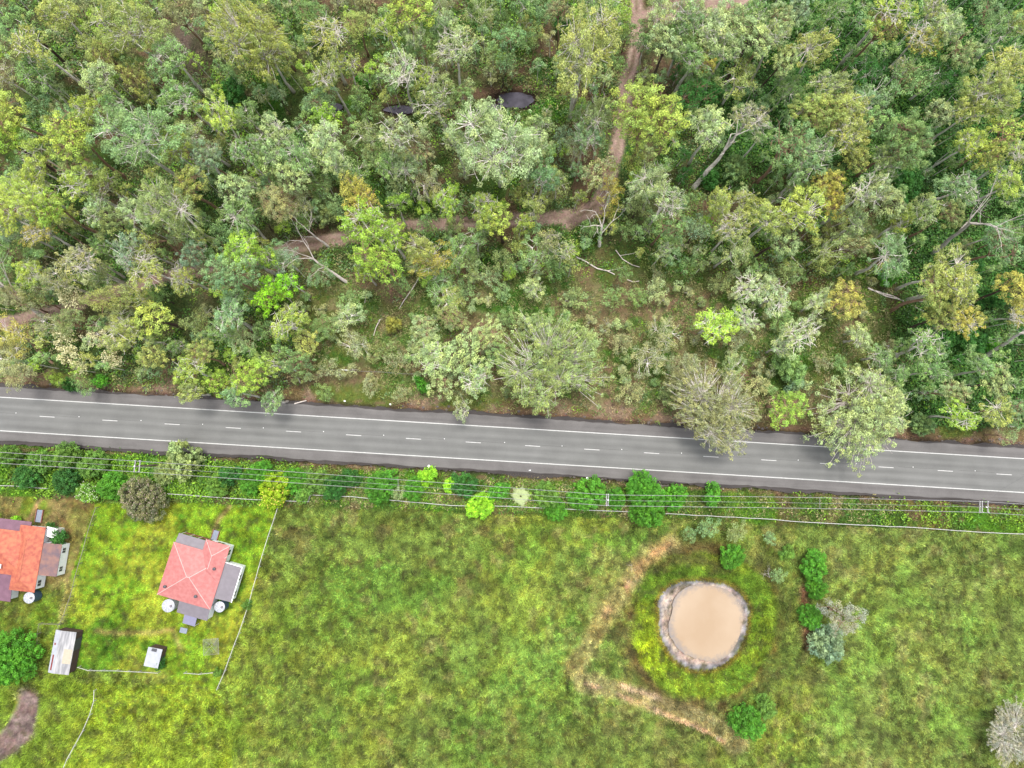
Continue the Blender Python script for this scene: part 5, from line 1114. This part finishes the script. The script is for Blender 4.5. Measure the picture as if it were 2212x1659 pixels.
pole(2128, 1095, (2074, 1093), ((-1.0, HP), (-.55, HP - .02), (.5, HP)), 'right power pole with three crossarms over the grassy verge')
for off, r, lb in ((0, .042, 'topmost of the three overhead power wires, nearest the road'), (12, .024, 'thin middle wire of the three overhead power wires'), (23.5, .042, 'lowest of the three overhead power wires, farthest from the road')):
    pts = []
    stops = [-60, 295, 1312, 2118, 2290]
    for a, b in zip(stops[:-1], stops[1:]):
        for k in range(14):
            s = k / 14; px = a + (b - a) * s; sag = 4 * s * (1 - s) * (.5 if b - a > 500 else .12)
            pts.append(at(px, float(wire_y(px, off)), HP + .25 - sag))
    pts.append(at(2290, float(wire_y(2290, off)), HP + .25))
    o = MB().tube(pts, r, 4).build('power_line', mat('conductor', lin((216, 214, 214), KA), .4, .03)); tag(o, lb, 'wire', 'overhead power wires')
for px, lb in ((88, 'wire spacer at far left between the overhead wires'), (860, 'wire spacer above the vivid green shrub, midway between the left and middle poles'), (1771, 'wire spacer above the grassy verge, left of the right power pole')):
    i = [-60, 295, 1312, 2118, 2290]; k = max(j for j in range(4) if i[j] <= px); s = (px - i[k]) / (i[k + 1] - i[k]); sag = 4 * s * (1 - s) * (.5 if i[k + 1] - i[k] > 500 else .12)
    A = at(px, float(wire_y(px, 0)), HP + .25 - sag); B = at(px, float(wire_y(px, 23.5)), HP + .25 - sag)
    o = MB().tube([A, B], .03, 6).tube([A - Vector((.08, 0, 0)), A + Vector((.08, 0, 0))], .05, 6).tube([B - Vector((.08, 0, 0)), B + Vector((.08, 0, 0))], .05, 6).build('wire_spacer', M_ARM); tag(o, lb, 'spacer', 'spacers between the overhead wires')
# service wire dropping over the road at far right
o = MB().tube([at(2230, 1016, 7.2), at(2200, 1036, 6.6), at(2158, 1060, 6.8), at(2128, 1093, HP)], .015, 4).build('service_wire', M_DARK); tag(o, 'thin dark service wire crossing the road from the right power pole', 'wire')

# ------------------------------------------------------------------ roadside markers, litter, rocks
def gpost(px, py, lb, hd, top):
    p = at(px, py, .5); t = empty('guide_post', (p.x, p.y, 0)); tag(t, lb, 'guide post', 'roadside guide posts')
    MB().box((0, 0, .5), (.12, .05, 1.0)).build('post', M_WHITE, t)
    if top == 'disc': MB().tube([(0, 0, 1.0), (0, 0, 1.04), (0, 0, 1.10), (0, 0, 1.14)], [.12, .26, .26, .1], 14).build('cap', M_WHITE, t)
    else: MB().box((0, 0, 1.08), (.5, .42, .12), .8).build('cap', M_WHITE, t)
gpost(927, 1007, 'white guide post with a tilted square top beside the bright lime shrub', 1, 'sq')
gpost(1268, 1033, 'white guide post with a round cap beside the road drain', 1, 'disc')
rg = random.Random(31)
M_LIT = mat('litter', (.7, .7, .7), .6, .1); M_ROCK = mat('rock', lin((140, 130, 128), KA), .9, .2, 4, bump=.5)
LIT = [(290, 1002, 'pale plank'), (1308, 1021, ''), (1066, 1023, ''), (2084, 912, ''), (744, 852, ''), (1033, 871, ''), (1560, 1057, ''), (2152, 1108, '')]
for px, py, lb in ((258, 990, 'white scrap of litter on the verge near the left power pole'), (744, 866, 'white scrap of litter on the pink earth of the upper verge'), (843, 873, 'crumpled white litter at the upper road edge'), (1562, 1056, 'white plastic scrap on the lower verge right of the vivid shrubs'), (1145, 1016, 'white scrap of litter by the drain left of the middle pole')):
    p = at(px, py, .1); mb = MB(); n = 7
    vs = [(rg.uniform(.18, .32) * cos(2 * pi * k / n), rg.uniform(.12, .2) * sin(2 * pi * k / n), rg.uniform(.02, .1)) for k in range(n)] + [(0, 0, .16), (0, 0, 0)]
    mb.add(vs, [(k, (k + 1) % n, n) for k in range(n)] + [((k + 1) % n, k, n + 1) for k in range(n)])
    o = mb.build('litter', M_LIT); o.location = (p.x, p.y, float(height(np.array([p.x]), np.array([p.y]))[0]) + .05); tag(o, lb, 'litter', 'litter on the road verges')
def rocks():
    rng = random.Random(8); mb = MB()
    for k in range(420):
        px = rng.uniform(-20, 2230); s = rng.choice((-1, 1, 1)); py = 894 + px * .0603 + s * rng.uniform(60, 76); p = at(px, py, 0); r = rng.uniform(.08, .32) * (1.4 if rng.random() < .1 else 1)
        z = float(height(np.array([p.x]), np.array([p.y]))[0]); n = 6; vs = []
        for zz, q in ((-.3, .8), (.25, 1), (.7, .55)):
            for j in range(n): a = 2 * pi * j / n + zz; vs.append((p.x + r * q * cos(a) * rng.uniform(.8, 1.5), p.y + r * q * sin(a) * rng.uniform(.7, 1.1), z + r * zz * .7))
        fs = [(i * n + j, i * n + (j + 1) % n, (i + 1) * n + (j + 1) % n, (i + 1) * n + j) for i in range(2) for j in range(n)] + [tuple(2 * n + j for j in range(n))]
        mb.add(vs, fs)
    o = mb.build('gravel', M_ROCK); tag(o, 'loose stones and broken edge rubble along both road drains', 'stones', kind='stuff')
rocks()
